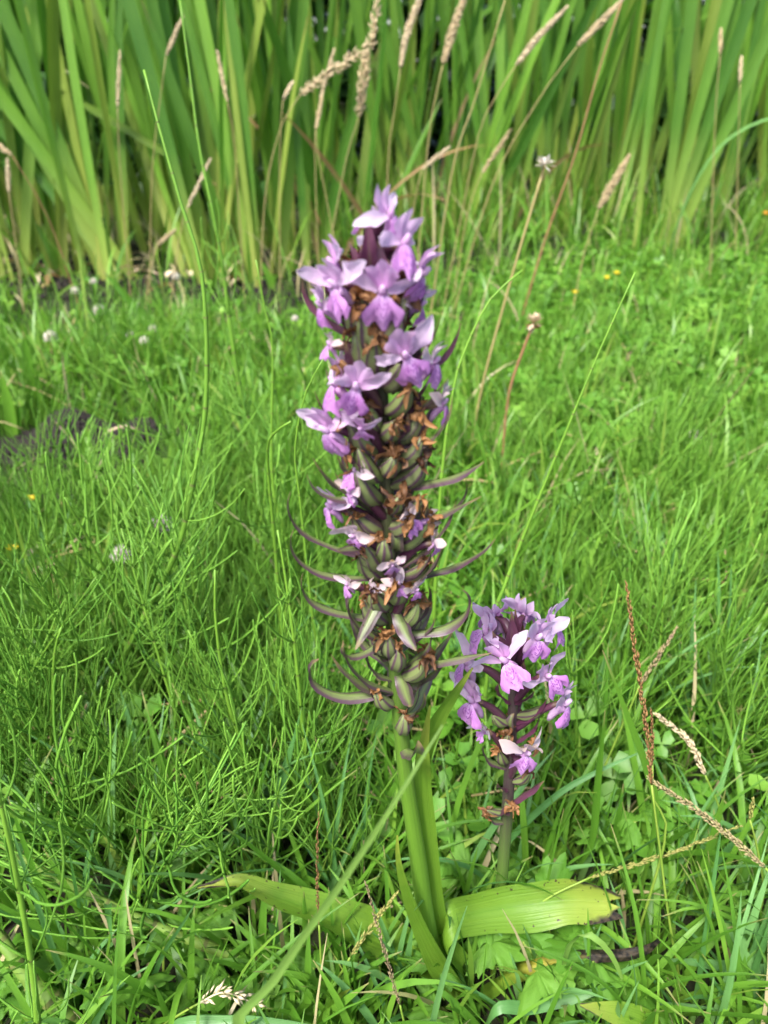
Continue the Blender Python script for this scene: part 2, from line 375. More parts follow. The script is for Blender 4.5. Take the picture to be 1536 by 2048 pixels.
# ------------------------------------------------------------------ ground
def axis_coords(lo, hi, fine_lo, fine_hi, nf, nc):
    return np.unique(np.concatenate([lo + (fine_lo - lo) * (1 - np.linspace(1, 0, nc) ** 3), np.linspace(fine_lo, fine_hi, nf), fine_hi + (hi - fine_hi) * np.linspace(0, 1, nc) ** 3]))
gx = axis_coords(-90, 90, -2.5, 2.5, 160, 14); gy = axis_coords(-60, 150, -0.5, 3.0, 130, 14)
GX, GY = np.meshgrid(gx, gy); GZ = gh(GX, GY)
V = np.stack([GX, GY, GZ], -1).reshape(-1, 3); nx, ny = len(gx), len(gy)
ii = (np.arange(ny - 1)[:, None] * nx + np.arange(nx - 1)[None, :])
Q = np.stack([ii, ii + 1, ii + nx + 1, ii + nx], -1).reshape(-1, 4)
g_ob = obj('ground', np_mesh('ground', V, Q, M_SOIL)); tag(g_ob, 'dark soil under the lawn and the iris bed', None, kind='structure')

# bare patches: (x, y, rx, ry)
pp = ground(165, 880); MOUND = (pp.x + 0.025, pp.y - 0.03, 0.125, 0.065)
def bare(x, y):
    m = ((x - MOUND[0]) / MOUND[2]) ** 2 + ((y - MOUND[1]) / MOUND[3]) ** 2
    d = np.clip((m - 0.8) / 0.5, 0, 1)
    d = d * np.where((np.abs(x - MOUND[0]) < MOUND[2]) & (y < MOUND[1]) & (y > MOUND[1] - 0.20), 0.08, 1.0)
    edge = 1.52 + 0.08 * np.sin(x * 5.1 + 0.5) + 0.05 * np.sin(x * 13) + 0.50 * np.clip((x - 0.05) / 0.5, 0, 1)   # lawn meets the bed
    d = d * np.clip((edge - y) / 0.15, 0.05, 1)
    n = np.sin(x * 31 + 2 * np.sin(y * 23)) * np.sin(y * 27 + 1.7 * np.sin(x * 19))
    return d * np.where((n > 0.82) & (y > 0.5), 0.35, 1.0)

# ------------------------------------------------------------------ lawn (too many blades to count)
def scatter(n, x0, x1, y0, y1, fn=bare, slope=None):
    x = rng.uniform(x0, x1, n); y = rng.uniform(y0, y1, n)
    if slope is not None:                                 # keep the wedge in front of the camera with a margin
        k = np.abs(x) < slope * y + 0.28; x, y = x[k], y[k]
    if fn is not None:
        k = rng.random(len(x)) < fn(x, y); x, y = x[k], y[k]
    return np.stack([x, y, gh(x, y)], 1)
def clump_noise(x, y):
    return (np.sin(x * 11 + 1.1 * np.sin(y * 9)) + np.sin(y * 13 + 1.3 * np.sin(x * 8 + 2)) + 0.7 * np.sin(x * 29 + y * 23)) / 2.7
ORCH = np.array([0.045, 0.20])
Vs, Qs, Ts, Cs = [], [], [], []; off = 0
def push(V, Q, T, tint, per):
    global off
    Vs.append(V); Qs.append(Q + off); Ts.append(T); Cs.append(np.repeat(tint, per)); off += len(V)
for (n, y0, y1, hgt, wid, seg) in ((44000, 0.03, 0.5, 0.044, 0.0016, 5), (44000, 0.5, 1.1, 0.046, 0.0017, 4), (64000, 1.05, 2.2, 0.034, 0.0021, 3)):
    b = scatter(n, -1.5, 1.5, y0, y1, slope=0.62)
    cn = clump_noise(b[:, 0] * 1.7 + 3, b[:, 1] * 1.7); b = b[rng.random(len(b)) < np.clip(0.62 + 0.9 * cn, np.where(b[:, 1] < 0.35, 0.6, 0.22), 1)]; N = len(b)
    cn = clump_noise(b[:, 0], b[:, 1])
    h = hgt * rng.lognormal(0, 0.40, N) * (1 + 0.5 * cn)
    h = h * np.where((b[:, 1] < 0.26) & (np.abs(b[:, 0] - 0.02) < 0.13), 0.72, 1)
    V, Q, T = np_blades(b, rng.uniform(0, 6.283, N), h, wid * rng.uniform(0.6, 1.7, N), np.abs(rng.normal(0.12, 0.25, N)), np.abs(rng.normal(0.5, 0.55, N)), seg, rng.normal(0, 0.9, N))
    push(V, Q, T, np.clip(rng.beta(1.4, 1.9, N) + 0.18 * cn + (rng.random(N) < 0.07) * 0.6, 0, 1), (seg + 1) * 2)
# broader blades mixed in
for (n, y0, y1, hgt, wid, seg) in ((6000, 0.02, 0.45, 0.058, 0.0032, 7), (13000, 0.40, 1.2, 0.085, 0.0034, 6), (8000, 1.1, 2.2, 0.062, 0.0042, 5)):
    b = scatter(n, -1.5, 1.5, y0, y1, slope=0.62); N = len(b)
    h = hgt * rng.lognormal(0, 0.3, N)
    V, Q, T = np_blades(b, rng.uniform(0, 6.283, N), h, wid * rng.uniform(0.7, 1.4, N), np.abs(rng.normal(0.2, 0.3, N)), np.abs(rng.normal(0.8, 0.6, N)), seg, rng.normal(0, 0.7, N))
    push(V, Q, T, np.clip(rng.beta(2, 2, N) + (rng.random(N) < 0.04) * 0.6, 0, 1), (seg + 1) * 2)
b = scatter(2600, -0.15, 1.6, 1.55, 2.5, fn=None); b = b[b[:, 1] > 1.55 + 0.35 * rng.random(len(b))]; N = len(b)
V, Q, T = np_blades(b, rng.uniform(0, 6.283, N), rng.uniform(0.07, 0.26, N), rng.uniform(0.002, 0.006, N), np.abs(rng.normal(0.15, 0.2, N)), np.abs(rng.normal(0.7, 0.6, N)), 7, rng.normal(0, 0.8, N))
push(V, Q, T, np.clip(rng.beta(2, 2, N) + (rng.random(N) < 0.08) * 0.6, 0, 1), 16)
b = scatter(500, -1.5, -0.1, 1.5, 2.3, fn=None); N = len(b)
V, Q, T = np_blades(b, rng.uniform(0, 6.283, N), rng.uniform(0.05, 0.2, N), rng.uniform(0.003, 0.009, N), np.abs(rng.normal(0.3, 0.4, N)), np.abs(rng.normal(0.9, 0.7, N)), 7, rng.normal(0, 0.8, N))
push(V, Q, T, np.clip(rng.beta(2, 1.5, N) + (rng.random(N) < 0.4) * 0.6, 0, 1), 16)
o = obj('lawn_grass', np_mesh('lawn_grass', np.concatenate(Vs), np.concatenate(Qs), G_LAWN, {'tint': np.concatenate(Cs), 'along': np.concatenate(Ts)}))
tag(o, 'fine green lawn grass covering the ground around the orchids', 'grass', kind='stuff')
# clover and small leaves in the lawn: trifoliate leaflets
b = scatter(21000, -1.5, 1.5, 0.25, 2.2, slope=0.62)
keep = rng.random(len(b)) < np.clip(0.25 + 0.9 * (b[:, 0] > 0.15) * (b[:, 1] > 0.7) + 0.2 * (b[:, 1] < 0.5), 0, 1); b = b[keep]
N = len(b); hz = rng.uniform(0.02, 0.062, N) * np.where(b[:, 1] > 1.1, 0.75, 1); r = rng.uniform(0.005, 0.013, N); a0 = rng.uniform(0, 6.28, N)
vv = []; qq = []; tint = []; al = []
tn = rng.beta(2, 2, N); tilt = rng.normal(0, 0.35, (N, 2))
for k in range(3):
    a = a0 + k * 2.094
    dx, dy = np.cos(a), np.sin(a)
    def pt(f, s, z):
        px_ = (dx * f - dy * s) * r; py_ = (dy * f + dx * s) * r
        return np.stack([b[:, 0] + px_, b[:, 1] + py_, b[:, 2] + hz + z * r + px_ * tilt[:, 0] + py_ * tilt[:, 1]], 1)
    P = np.stack([pt(0, 0, 0), pt(0.55, -0.48, 0.25), pt(1.05, -0.42, 0.3), pt(1.1, 0, 0.1), pt(1.05, 0.42, 0.3), pt(0.55, 0.48, 0.25), pt(0.55, 0, 0)], 1)
    o0 = k * N * 7; i0 = o0 + np.arange(N)[:, None] * 7
    for q in ((0, 1, 6, 5), (1, 2, 3, 6), (6, 3, 4, 5)): qq.append(i0 + np.array(q)[None, :])
    vv.append(P.reshape(-1, 3)); tint.append(np.repeat(tn, 7)); al.append(np.tile([0, .6, 1, 1, 1, .6, .3], N))
o = obj('clover_leaves', np_mesh('clover_leaves', np.concatenate(vv), np.concatenate(qq), G_HERB, {'tint': np.concatenate(tint), 'along': np.concatenate(al)}))
tag(o, 'low clover leaves mixed into the lawn grass', 'clover leaves', kind='stuff')

# soil crumbs on the mound and at the edge of the bed
def crumbs(name, n, fn, smin, smax, label):
    P = fn(n); r = rng.uniform(smin, smax, n) ** 1.0
    base = np.array([(1, 0, 0), (-1, 0, 0), (0, 1, 0), (0, -1, 0), (0, 0, 1), (0, 0, -1)], float)
    V = P[:, None, :] + base[None] * r[:, None, None] * rng.uniform(0.5, 1.3, (n, 6, 1))
    tri = np.array([(0, 2, 4), (2, 1, 4), (1, 3, 4), (3, 0, 4), (2, 0, 5), (1, 2, 5), (3, 1, 5), (0, 3, 5)])
    Fq = (np.arange(n)[:, None, None] * 6 + tri[None]).reshape(-1, 3)
    o = obj(name, np_mesh(name, V.reshape(-1, 3), Fq, M_CRUMB, smooth=False)); tag(o, label, 'soil', kind='stuff')
def mound_pts(n):
    a = rng.uniform(0, 6.28, n); q = np.sqrt(rng.random(n)); x = MOUND[0] + np.cos(a) * q * MOUND[2]; y = MOUND[1] + np.sin(a) * q * MOUND[3]
    return np.stack([x, y, gh(x, y) + 0.045 * (1 - q ** 2) * (1 + 0.3 * np.sin(x * 60)) + 0.002], 1)
crumbs('soil_mound', 5200, mound_pts, 0.002, 0.006, 'bare heap of dark crumbly soil in the lawn')
def bed_pts(n):
    x = rng.uniform(-1.6, 1.6, n); y = rng.uniform(1.5, 2.3, n); return np.stack([x, y, gh(x, y) + 0.003], 1)
crumbs('bed_soil', 7000, bed_pts, 0.003, 0.010, 'crumbly dark soil along the edge of the iris bed')

# ------------------------------------------------------------------ hedge far behind the irises
n = 95000; x = rng.uniform(-5, 5, n); z = rng.uniform(0.0, 2.6, n); y = 3.3 + 0.25 * np.sin(x * 2.1) + 0.15 * np.sin(z * 5 + x * 3) + rng.normal(0, 0.28, n)
b = np.stack([x, y, z], 1)
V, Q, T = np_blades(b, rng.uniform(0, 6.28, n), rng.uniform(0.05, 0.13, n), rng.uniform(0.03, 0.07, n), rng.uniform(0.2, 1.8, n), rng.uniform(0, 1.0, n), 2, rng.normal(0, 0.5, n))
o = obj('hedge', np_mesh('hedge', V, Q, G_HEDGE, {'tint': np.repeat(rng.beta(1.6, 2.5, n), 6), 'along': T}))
tag(o, 'dark leafy hedge standing behind the iris bed', 'hedge', kind='stuff')

# ------------------------------------------------------------------ irises
IRIS_N = [0]
def iris_leaf(parent, base, az, lean, bend, length, width, face, mat=M_IRIS, fold_at=None):
    pts = []; p = Vector((0, 0, 0)); seg = 12
    d = Vector((math.sin(az), math.cos(az), 0))
    for i in range(seg + 1):
        pts.append(p.copy()); t = (i + 0.5) / seg
        a = lean + bend * t ** 2
        if fold_at and t > fold_at: a += 1.9
        p = p + (d * math.sin(a) + Vector((0, 0, math.cos(a)))) * (length / seg)
    hw = [width / 2 * (0.62 + 0.55 * t - 0.2 * t ** 2 - 0.95 * t ** 5) for t in np.linspace(0, 1, seg + 1)]; hw[-1] = 0.0006
    side = Vector((math.sin(face), math.cos(face), 0))
    mb = MB(); ribbon(mb, pts, hw, side, fold=0.18, nc=4, seed=IRIS_N[0]); IRIS_N[0] += 1
    return obj('leaf', mb.mesh('iris_leaf', mat), parent, loc=base)
def iris_clump(px, py, n, spread, hgt, label, group, Y=None, explicit=(), dry=0):
    c = ground(px, py)
    t = thing('iris_plant', label, 'iris', c, group)
    n = int(n * 1.35)
    for k in range(n):
        f = (k + 0.5) / n * 2 - 1
        lean = f * spread * 1.35 + random.gauss(0, 0.07); az = R(90) + random.gauss(0, 0.5)
        bpt = Vector((f * 0.05 + random.gauss(0, 0.012), random.gauss(0, 0.035), -0.01))
        iris_leaf(t, bpt, az if lean > 0 else az + math.pi, abs(lean), random.gauss(0.06, 0.12), hgt * random.uniform(0.55, 1.12), random.uniform(0.017, 0.033), R(90) + random.gauss(0, 0.75), mat=M_IRIST if random.random() < 0.18 else M_IRIS, fold_at=random.uniform(0.45, 0.75) if random.random() < 0.06 else None)
    for (lean, az, bend, L, w, fa) in explicit:
        iris_leaf(t, Vector((random.gauss(0, 0.02), -0.02, -0.01)), R(az), R(lean), bend, L, w, R(90), fold_at=fa)
    for k in range(dry):
        iris_leaf(t, Vector((random.gauss(0, 0.05), -0.03, -0.01)), random.choice((R(90), R(-90))) + random.gauss(0, 0.4), random.uniform(0.1, 0.8), random.uniform(0.3, 1.6), random.uniform(0.25, 0.55), random.uniform(0.006, 0.016), R(90), mat=M_IRISDRY)
    return t
LB_FRONT = 'clump of tall green sword-shaped iris leaves at the front of the bed'
GR_FRONT = 'iris clumps along the front of the bed'
for (px, py, n, sp, h) in ((20, 560, 9, 0.14, 0.95), (130, 545, 7, 0.20, 0.92), (420, 552, 10, 0.16, 1.0), (520, 560, 8, 0.12, 0.95), (600, 545, 6, 0.18, 0.85), (-150, 555, 9, 0.2, 0.95)):
    iris_clump(px, py, n, sp, h, LB_FRONT, GR_FRONT, dry=0)
iris_clump(235, 556, 6, 0.12, 0.95, 'iris clump with long leaves fanning far out over the bare soil edge', None,
           explicit=((24, -90, 0.05, 1.0, 0.034, None), (29, -95, 0.02, 0.98, 0.034, None), (18, -85, 0.1, 1.02, 0.032, None), (13, -90, 0.05, 1.0, 0.034, None), (34, -80, 0.1, 0.7, 0.028, None)))
iris_clump(1312, 520, 5, 0.10, 0.95, 'slim pale-based iris clump standing alone in the low herbs', None,
           explicit=((9, 90, 0.03, 1.0, 0.032, None), (14, 90, 0.06, 0.95, 0.034, None), (5, 90, 0.04, 1.05, 0.03, None), (3, -90, 0.05, 1.0, 0.03, None)))
iris_clump(690, 535, 4, 0.35, 0.6, 'ragged iris clump with some dry orange-brown leaves', None, dry=5)
LB_BACK = 'dense iris clump in the middle of the bed behind the front clumps'
for (px, py, n, sp, h) in ((-60, 515, 10, 0.12, 1.1), (70, 500, 12, 0.12, 1.1), (180, 508, 12, 0.14, 1.1), (330, 505, 14, 0.12, 1.15), (470, 500, 14, 0.12, 1.15), (580, 498, 12, 0.14, 1.1), (690, 490, 8, 0.3, 0.9), (800, 480, 8, 0.36, 0.9), (900, 480, 9, 0.32, 0.95), (1000, 470, 11, 0.2, 1.05), (1100, 465, 11, 0.16, 1.1), (1200, 460, 10, 0.16, 1.1), (1420, 455, 9, 0.14, 1.1), (1530, 450, 9, 0.16, 1.1), (1640, 455, 9, 0.16, 1.1)):
    iris_clump(px, py, n, sp, h, LB_BACK, 'iris clumps in the middle of the bed', dry=1 if px in (800, 1000, 1200) else 0)
for (px, py, n, sp, h) in [(x_, 432 + random.randint(-10, 10), 12, 0.12, 1.25) for x_ in range(-100, 1700, 150)]:
    iris_clump(px, py, n, sp, h, 'tall iris clump in the rear row against the dark hedge', 'iris clumps in the rear row')
# small yellowish shoots at the bed edge
for (px, py, tx, ty) in ((118, 552, 70, 440), (95, 690, 80, 610), (70, 700, 85, 640), (500, 560, 490, 400), (545, 575, 520, 520), (150, 950, 175, 850), (60, 830, 45, 660), (25, 900, 0, 740), (330, 700, 205, 540)):
    p = ground(px, py); q = at(tx, ty, p.y); t = thing('young_shoot', 'short bright yellow-green iris shoot at the lawn edge', 'shoot', p, 'young shoots at the lawn edge')
    mb = MB(); path = smooth_path([Vector((0, 0, -0.005)), (q - p) * 0.5 + Vector((0.004, 0, 0)), q - p], 8)
    ribbon(mb, path, [0.006, 0.0065, 0.007, 0.007, 0.0065, 0.0055, 0.0035, 0.0004], Vector((1, 0.2, 0)), 0.3, 4)
    obj('leaf', mb.mesh('shoot_leaf', M_GBLADE), t)
    mb = MB(); ribbon(mb, [x_ * 0.6 + Vector((i * 0.0022, 0.004, 0)) for i, x_ in enumerate(path)], [0.005, 0.005, 0.005, 0.005, 0.0045, 0.004, 0.002, 0.0003], Vector((1, -0.3, 0)), 0.3, 4)
    obj('leaf', mb.mesh('shoot_leaf', M_GBLADE), t)

# ------------------------------------------------------------------ seed heads
def px_path(pts, Y0, Y1=None):
    """photo points from base upwards -> 3D; the first is on the ground unless Y0 given"""
    n = len(pts); Y1 = Y0 if Y1 is None else Y1
    return [at(p[0], p[1], Y0 + (Y1 - Y0) * i / max(n - 1, 1)) for i, p in enumerate(pts)]
def to_ground(path):
    p = path[0]; zz = float(gh(p.x, p.y))
    if p.z > zz + 0.004:
        d = (path[0] - path[1]); d.z = 0
        path.insert(0, Vector((p.x + d.x * 0.1, p.y + d.y * 0.1, zz - 0.003)))
    return path
def spike_mesh(path, rad, n, size, mat, seed, flat=0.6, open_=0.5):
    rr = random.Random(seed); mb = MB(); P = smooth_path(path, 24); L = sum((a - b).length for a, b in zip(P[:-1], P[1:]))
    tube(mb, P, [rad * 0.35 * (1 - 0.7 * i / 23) for i in range(24)], 4)
    for k in range(n):
        t = (k + rr.random()) / n; f = t * 22.99; i = int(f); p = P[i].lerp(P[i + 1], f - i)
        tg = (P[i + 1] - P[i]).normalized()
        a = Vector((rr.gauss(0, 1), rr.gauss(0, 1), rr.gauss(0, 1))); a = (a - tg * a.dot(tg)).normalized()
        prof = math.sin(math.pi * min(1, 0.12 + 0.85 * t ** 0.9)) ** 0.6
        r = rad * prof; d = (tg + a * open_ * rr.uniform(0.5, 1.3)).normalized(); s = d.cross(a).normalized(); nn = d.cross(s)
        c = p + a * r * rr.uniform(0.25, 0.8); sz = size * rr.uniform(0.7, 1.2) * (0.6 + 0.4 * prof)
        w = sz * 0.17
        vs = [c, c + d * sz * .45 + s * w, c + d * sz * .45 + nn * w * flat, c + d * sz * .45 - s * w, c + d * sz * .45 - nn * w * flat, c + d * sz]
        mb.add(vs, [(0, 2, 1), (0, 3, 2), (0, 4, 3), (0, 1, 4), (5, 1, 2), (5, 2, 3), (5, 3, 4), (5, 4, 1)], [(0.5, t)] * 6)
    return mb.mesh('seed_head', mat)
def seed_stalk(pts, nhead, base_py_Y, hr, label, culm=M_CULMS, head=M_SEED, cr=0.0012, n=110, size=0.010, group=None, seed=1, open_=0.5, name='grass_stalk', Y1=None):
    """pts base -> tip; the last nhead segments carry the seed head"""
    path = px_path(pts, base_py_Y, Y1)
    full = to_ground([p.copy() for p in path]); b = full[0].copy()
    t = thing(name, label, 'grass stalk', b, group)
    k = len(full) - nhead
    sp = [p - b for p in full]
    cp = smooth_path(sp[:k + (0 if nhead else 0)] if nhead else sp, 16)
    mb = MB(); tube(mb, cp, [cr * (1 - 0.45 * i / 15) for i in range(16)], 5); obj('culm', mb.mesh('culm', culm), t)
    if nhead:
        obj('seed_head', spike_mesh(sp[k - 1:], hr, n, size, head, seed, open_=open_), t)
    return t
GY = lambda py: ground(768, py).y
SL = 'thin dry grass stalk with a narrow straw seed head before the irises'
SG = 'dry grass stalks before the irises'
far = [([(300, 600), (302, 420), (308, 300), (332, 112), (365, 35)], 1, 0.0035), ([(262, 600), (240, 330), (235, 215), (240, 105)], 1, 0.003),
       ([(490, 610), (470, 300), (455, 205), (435, 105)], 1, 0.003), ([(45, 600), (28, 460), (18, 385), (15, 320)], 1, 0.004),
       ([(340, 620), (360, 470), (375, 415), (420, 320)], 1, 0.003), ([(290, 640), (300, 540), (315, 490), (350, 460)], 1, 0.0035),
       ([(905, 610), (935, 430), (965, 345), (1020, 262)], 1, 0.0055), ([(800, 610), (830, 400), (845, 338), (897, 295)], 1, 0.004),
       ([(640, 610), (630, 300), (640, 200), (668, 100)], 1, 0.003), ([(1420, 560), (1430, 250), (1440, 110), (1442, 60)], 1, 0.003),
       ([(1470, 540), (1478, 250), (1480, 165), (1483, 115)], 1, 0.003), ([(560, 610), (560, 300), (566, 200), (585, 165)], 1, 0.003),
       ([(700, 640), (640, 330), (632, 260), (645, 190)], 1, 0.003)]
for i, (pts, nh, r) in enumerate(far):
    seed_stalk(pts, nh, GY(pts[0][1] + 40), r, SL, group=SG, seed=i, n=200, size=0.0065, open_=0.25)
FL = 'dry grass stalk with a plump cylindrical straw seed head above the orchid'
FG = 'stalks with plump straw seed heads'
plump = [([(770, 640), (776, 330), (788, 230), (801, 135), (815, 65), (838, 0), (850, -40)], 3, 0.0065), ([(826, 640), (855, 300), (868, 210), (886, 128), (908, 55), (935, -20)], 2, 0.0085),
         ([(880, 650), (950, 300), (985, 205), (1032, 130), (1080, 70), (1133, 15)], 2, 0.0055), ([(900, 650), (985, 370), (1080, 195), (1155, 92), (1245, 0)], 1, 0.006),
         ([(1140, 650), (1165, 520), (1178, 475), (1197, 418), (1258, 312)], 1, 0.0085)]
for i, (pts, nh, r) in enumerate(plump):
    seed_stalk(pts, nh, GY(pts[0][1] + 20), r, FL, group=FG, seed=40 + i, n=700, size=0.0062, open_=0.20)
seed_stalk([(520, 620), (530, 400), (560, 260), (600, 190), (690, 125), (740, 90), (750, 40), (757, -10)], 4, GY(650), 0.006, 'arching dry grass stalk with a loose feathery panicle', n=170, size=0.013, seed=60, open_=0.8)
seed_stalk([(160, 620), (110, 470), (75, 395), (25, 312), (-10, 285)], 1, GY(640), 0.003, 'reddish grass stalk bowing over towards the bed corner', culm=M_CULMR, n=60, size=0.009, seed=61)
seed_stalk([(1040, 650), (1090, 480), (1150, 310), (1195, 150), (1243, 5)], 0, GY(690), 0.003, 'tall bare rust-red stalk leaning across the irises', culm=M_CULMR, cr=0.0020)
seed_stalk([(860, 640), (905, 340), (950, 200), (1010, 0)], 0, GY(680), 0.003, 'thin bare brown stalk rising between the plump seed heads', cr=0.0016)
seed_stalk([(640, 600), (690, 330), (718, 235), (733, 105)], 1, GY(640), 0.007, 'stalk with a long buff faded seed head by the dry iris leaves', n=120, size=0.014, seed=66)
# arching green leaf on the right
p = ground(1330, 540); path = [at(x_, y_, p.y - 0.1) for x_, y_ in ((1325, 560), (1345, 470), (1390, 360), (1450, 280), (1536, 235), (1620, 230))]
path[0].z = 0
t = thing('arching_blade', 'long pale green leaf arching over beside the lone iris clump', 'leaf', path[0])
mb = MB(); ribbon(mb, smooth_path([q - path[0] for q in path], 16), interp([0.010, 0.012, 0.012, 0.010, 0.008, 0.003], 16), Vector((0.3, 1, 0.2)), 0.3, 4); obj('leaf', mb.mesh('leaf', M_GBLUE), t)

# faded flower stalks
def flower_stalk(pts, Y, label, kind):
    path = to_ground(px_path(pts, Y)); b = path[0].copy(); t = thing('faded_flower_stalk', label, 'faded flower', b)
    mb = MB(); cp = smooth_path([p - b for p in path], 16); tube(mb, cp, [0.0014] * 16, 6); obj('stem', mb.mesh('stem', M_CULMS if kind else M_CULMR), t)
    tip = cp[-1]; mb = MB()
    for k in range(40):
        d = Vector((random.gauss(0, 1), random.gauss(0, 1), random.gauss(0.5, 0.7))).normalized() * 0.011
        s = d.cross(Vector((0.2, 0.3, 1))).normalized() * 0.0022
        mb.add([tip, tip + d * 0.6 + s, tip + d, tip + d * 0.6 - s], [(0, 1, 2, 3)], [(0.5, 0)] * 4)
    obj('flower_head', mb.mesh('flower_head', M_CLOVER if kind else M_CHIP), t)
    if not kind:
        mb = MB()
        for k in range(9):
            a = k * 0.7; d = Vector((math.cos(a), math.sin(a), 0.3)) * 0.009; s = d.cross(Vector((0, 0, 1))).normalized() * 0.002
            mb.add([tip - Vector((0, 0, 0.006)), tip - Vector((0, 0, 0.006)) + d * .6 + s, tip - Vector((0, 0, .004)) + d, tip - Vector((0, 0, 0.006)) + d * .6 - s], [(0, 1, 2, 3)], [(0.5, 0)] * 4)
        obj('bract_ring', mb.mesh('bract_ring', M_CULMR), t)
flower_stalk([(935, 930), (965, 770), (1005, 620), (1045, 480), (1090, 330)], GY(930) * 0.98, 'pale straw stalk topped by a small white fluffy head', 1)
flower_stalk([(1000, 1010), (1010, 850), (1022, 770), (1050, 690), (1068, 645)], GY(1000), 'reddish stalk with a faded head above a ring of bracts', 0)

# ------------------------------------------------------------------ horsetails
branch_pool = []
for k in range(10):
    rr = random.Random(100 + k); mb = MB(); pts = [Vector((0, 0, 0))]; a = rr.uniform(0.65, 1.1); j = 9
    for i in range(j):
        a += -rr.uniform(0.02, 0.16); b_ = rr.gauss(0, 0.05)
        pts.append(pts[-1] + Vector((math.sin(a), b_, math.cos(a))) / j)
    ra = []
    P2 = []
    for i in range(j + 1):
        P2.append(pts[i]); ra.append(0.0100 if i < j else 0.005)
        if i < j:
            P2.append(pts[i].lerp(pts[i + 1], 0.86)); ra.append(0.0078)
    tube(mb, P2, ra, 4); branch_pool.append(mb.mesh('branch', M_BRANCH))
def horsetail(path, radius, label, group=None, pale=False, whorls=(0.3, 0.85), nn=14, blen=0.06, nb=7, name='horsetail', per_branch=True):
    b = path[0].copy(); t = thing(name, label, 'horsetail', b, group)
    P = smooth_path([p - b for p in path], nn * 2 + 1); n = len(P)
    mb = MB(); tube(mb, P, [radius * (1 - 0.75 * (i / n) ** 1.2) * (1.12 if i % 2 == 0 else 0.97) for i in range(n)], 7); obj('stem', mb.mesh('stem', M_HTPALE if pale else M_HTSTEM), t)
    for i in range(2, n - 2, 2):
        f = i / n; tg = (P[i + 1] - P[i - 1]).normalized(); rad = radius * (1 - 0.75 * f ** 1.2)
        mb = MB(); tube(mb, [P[i] - tg * rad * 0.1, P[i] + tg * min(rad * 0.8, 0.0018)], [rad * 1.15, rad * 1.22], 7, cap=False); obj('sheath', mb.mesh('sheath', M_SHEATH), t)
        if whorls[0] <= f <= whorls[1]:
            q = tg.to_track_quat('Z', 'X'); L = blen * (0.35 + 0.65 * math.sin(math.pi * (0.15 + 0.8 * (f - whorls[0]) / (whorls[1] - whorls[0]))))
            a0 = random.uniform(0, 6.28); wm = MB()
            for k in range(nb):
                if random.random() < 0.12: continue
                l = L * random.uniform(0.65, 1.2); rot = q @ Quaternion((0, 0, 1), a0 + k * 6.283 / nb + random.gauss(0, 0.15)) @ Quaternion((0, 1, 0), random.gauss(-0.1, 0.14))
                if per_branch:
                    o = obj('branch', random.choice(branch_pool), t, loc=P[i], rot=rot.to_matrix(), scale=(l, l, l))
                    fat = max(0.75, min(1.5, 0.055 / l)); o.scale = (l, l, l)
                else:
                    me = branch_pool[k % 10]; M = Matrix.Translation(P[i]) @ rot.to_matrix().to_4x4() @ Matrix.Scale(l, 4)
                    wm.add([M @ v.co for v in me.vertices], [tuple(p.vertices) for p in me.polygons], [(0.5, 0.5)] * len(me.vertices))
            if not per_branch: obj('whorl', wm.mesh('whorl', M_BRANCH), t)
    return t
def hpath(pts, Y0, Y1=None): return to_ground(px_path(pts, Y0, Y1))
horsetail(hpath([(180, 1460), (270, 1270), (350, 1110), (385, 970), (412, 800), (405, 560), (360, 400), (320, 260), (288, 140)], 0.36, 0.42), 0.0022, 'very tall horsetail rising from spreading whorls to a bare bent tip', whorls=(0.05, 0.5), nn=18, blen=0.075, pale=False)
horsetail(hpath([(545, 1210), (535, 1000), (520, 900), (480, 780), (440, 500), (400, 300), (380, 150), (360, 0)], 0.62, 0.7), 0.0026, 'slender horsetail stem running up in front of the iris leaves', whorls=(0.1, 0.68), nn=18, blen=0.07)
horsetail(hpath([(575, 1100), (545, 960), (545, 700), (530, 620), (512, 520)], 0.50, 0.5), 0.0016, 'bare dark horsetail stem tip beside the very tall one', whorls=(2, 3))
horsetail(hpath([(640, 1330), (625, 1230), (600, 1000), (590, 900), (610, 790), (650, 712)], 0.36, 0.36), 0.0013, 'thin bare horsetail curving up beside the tall orchid spike', whorls=(2, 3))
horsetail(hpath([(575, 1400), (550, 1090), (535, 920), (545, 870), (582, 843)], 0.40, 0.36), 0.0019, 'horsetail with its bare tip hooked over sideways', whorls=(0.0, 0.25))
horsetail(hpath([(985, 1260), (1010, 1170), (1060, 1040), (1150, 820), (1200, 700), (1270, 545)], 0.34, 0.36), 0.0015, 'straight bare horsetail leaning out beyond the small orchid', whorls=(2, 3))
horsetail(hpath([(880, 1000), (905, 790), (930, 700), (980, 600), (1045, 540)], 0.42, 0.44), 0.0017, 'bare horsetail curving away behind the tall orchid spike', whorls=(2, 3))
horsetail(hpath([(285, 1330), (270, 1285), (215, 1150), (130, 995)], 0.40, 0.36), 0.0020, 'short horsetail with a tuft of stubby tip branches', whorls=(0.85, 0.96), blen=0.012, nb=5)
horsetail(hpath([(1340, 1540), (1370, 1470), (1410, 1370), (1450, 1270), (1490, 1180), (1550, 1070), (1600, 960)], 0.42, 0.44), 0.0038, 'thick pale horsetail leaning with whorls of long branches', whorls=(0.0, 0.9), nn=9, blen=0.085, nb=9, pale=True)
horsetail(hpath([(500, 1560), (490, 1500), (455, 1400), (432, 1250), (430, 1140)], 0.29, 0.30), 0.0016, 'dark upright horsetail with a broken blunt top', whorls=(0.1, 0.7), nn=8, blen=0.06)
horsetail(hpath([(620, 1600), (608, 1480), (590, 1300), (570, 1150), (555, 1060)], 0.29, 0.31), 0.0016, 'horsetail with wiry branches directly left of the orchid stem', whorls=(0.1, 0.8), nn=10, blen=0.06)
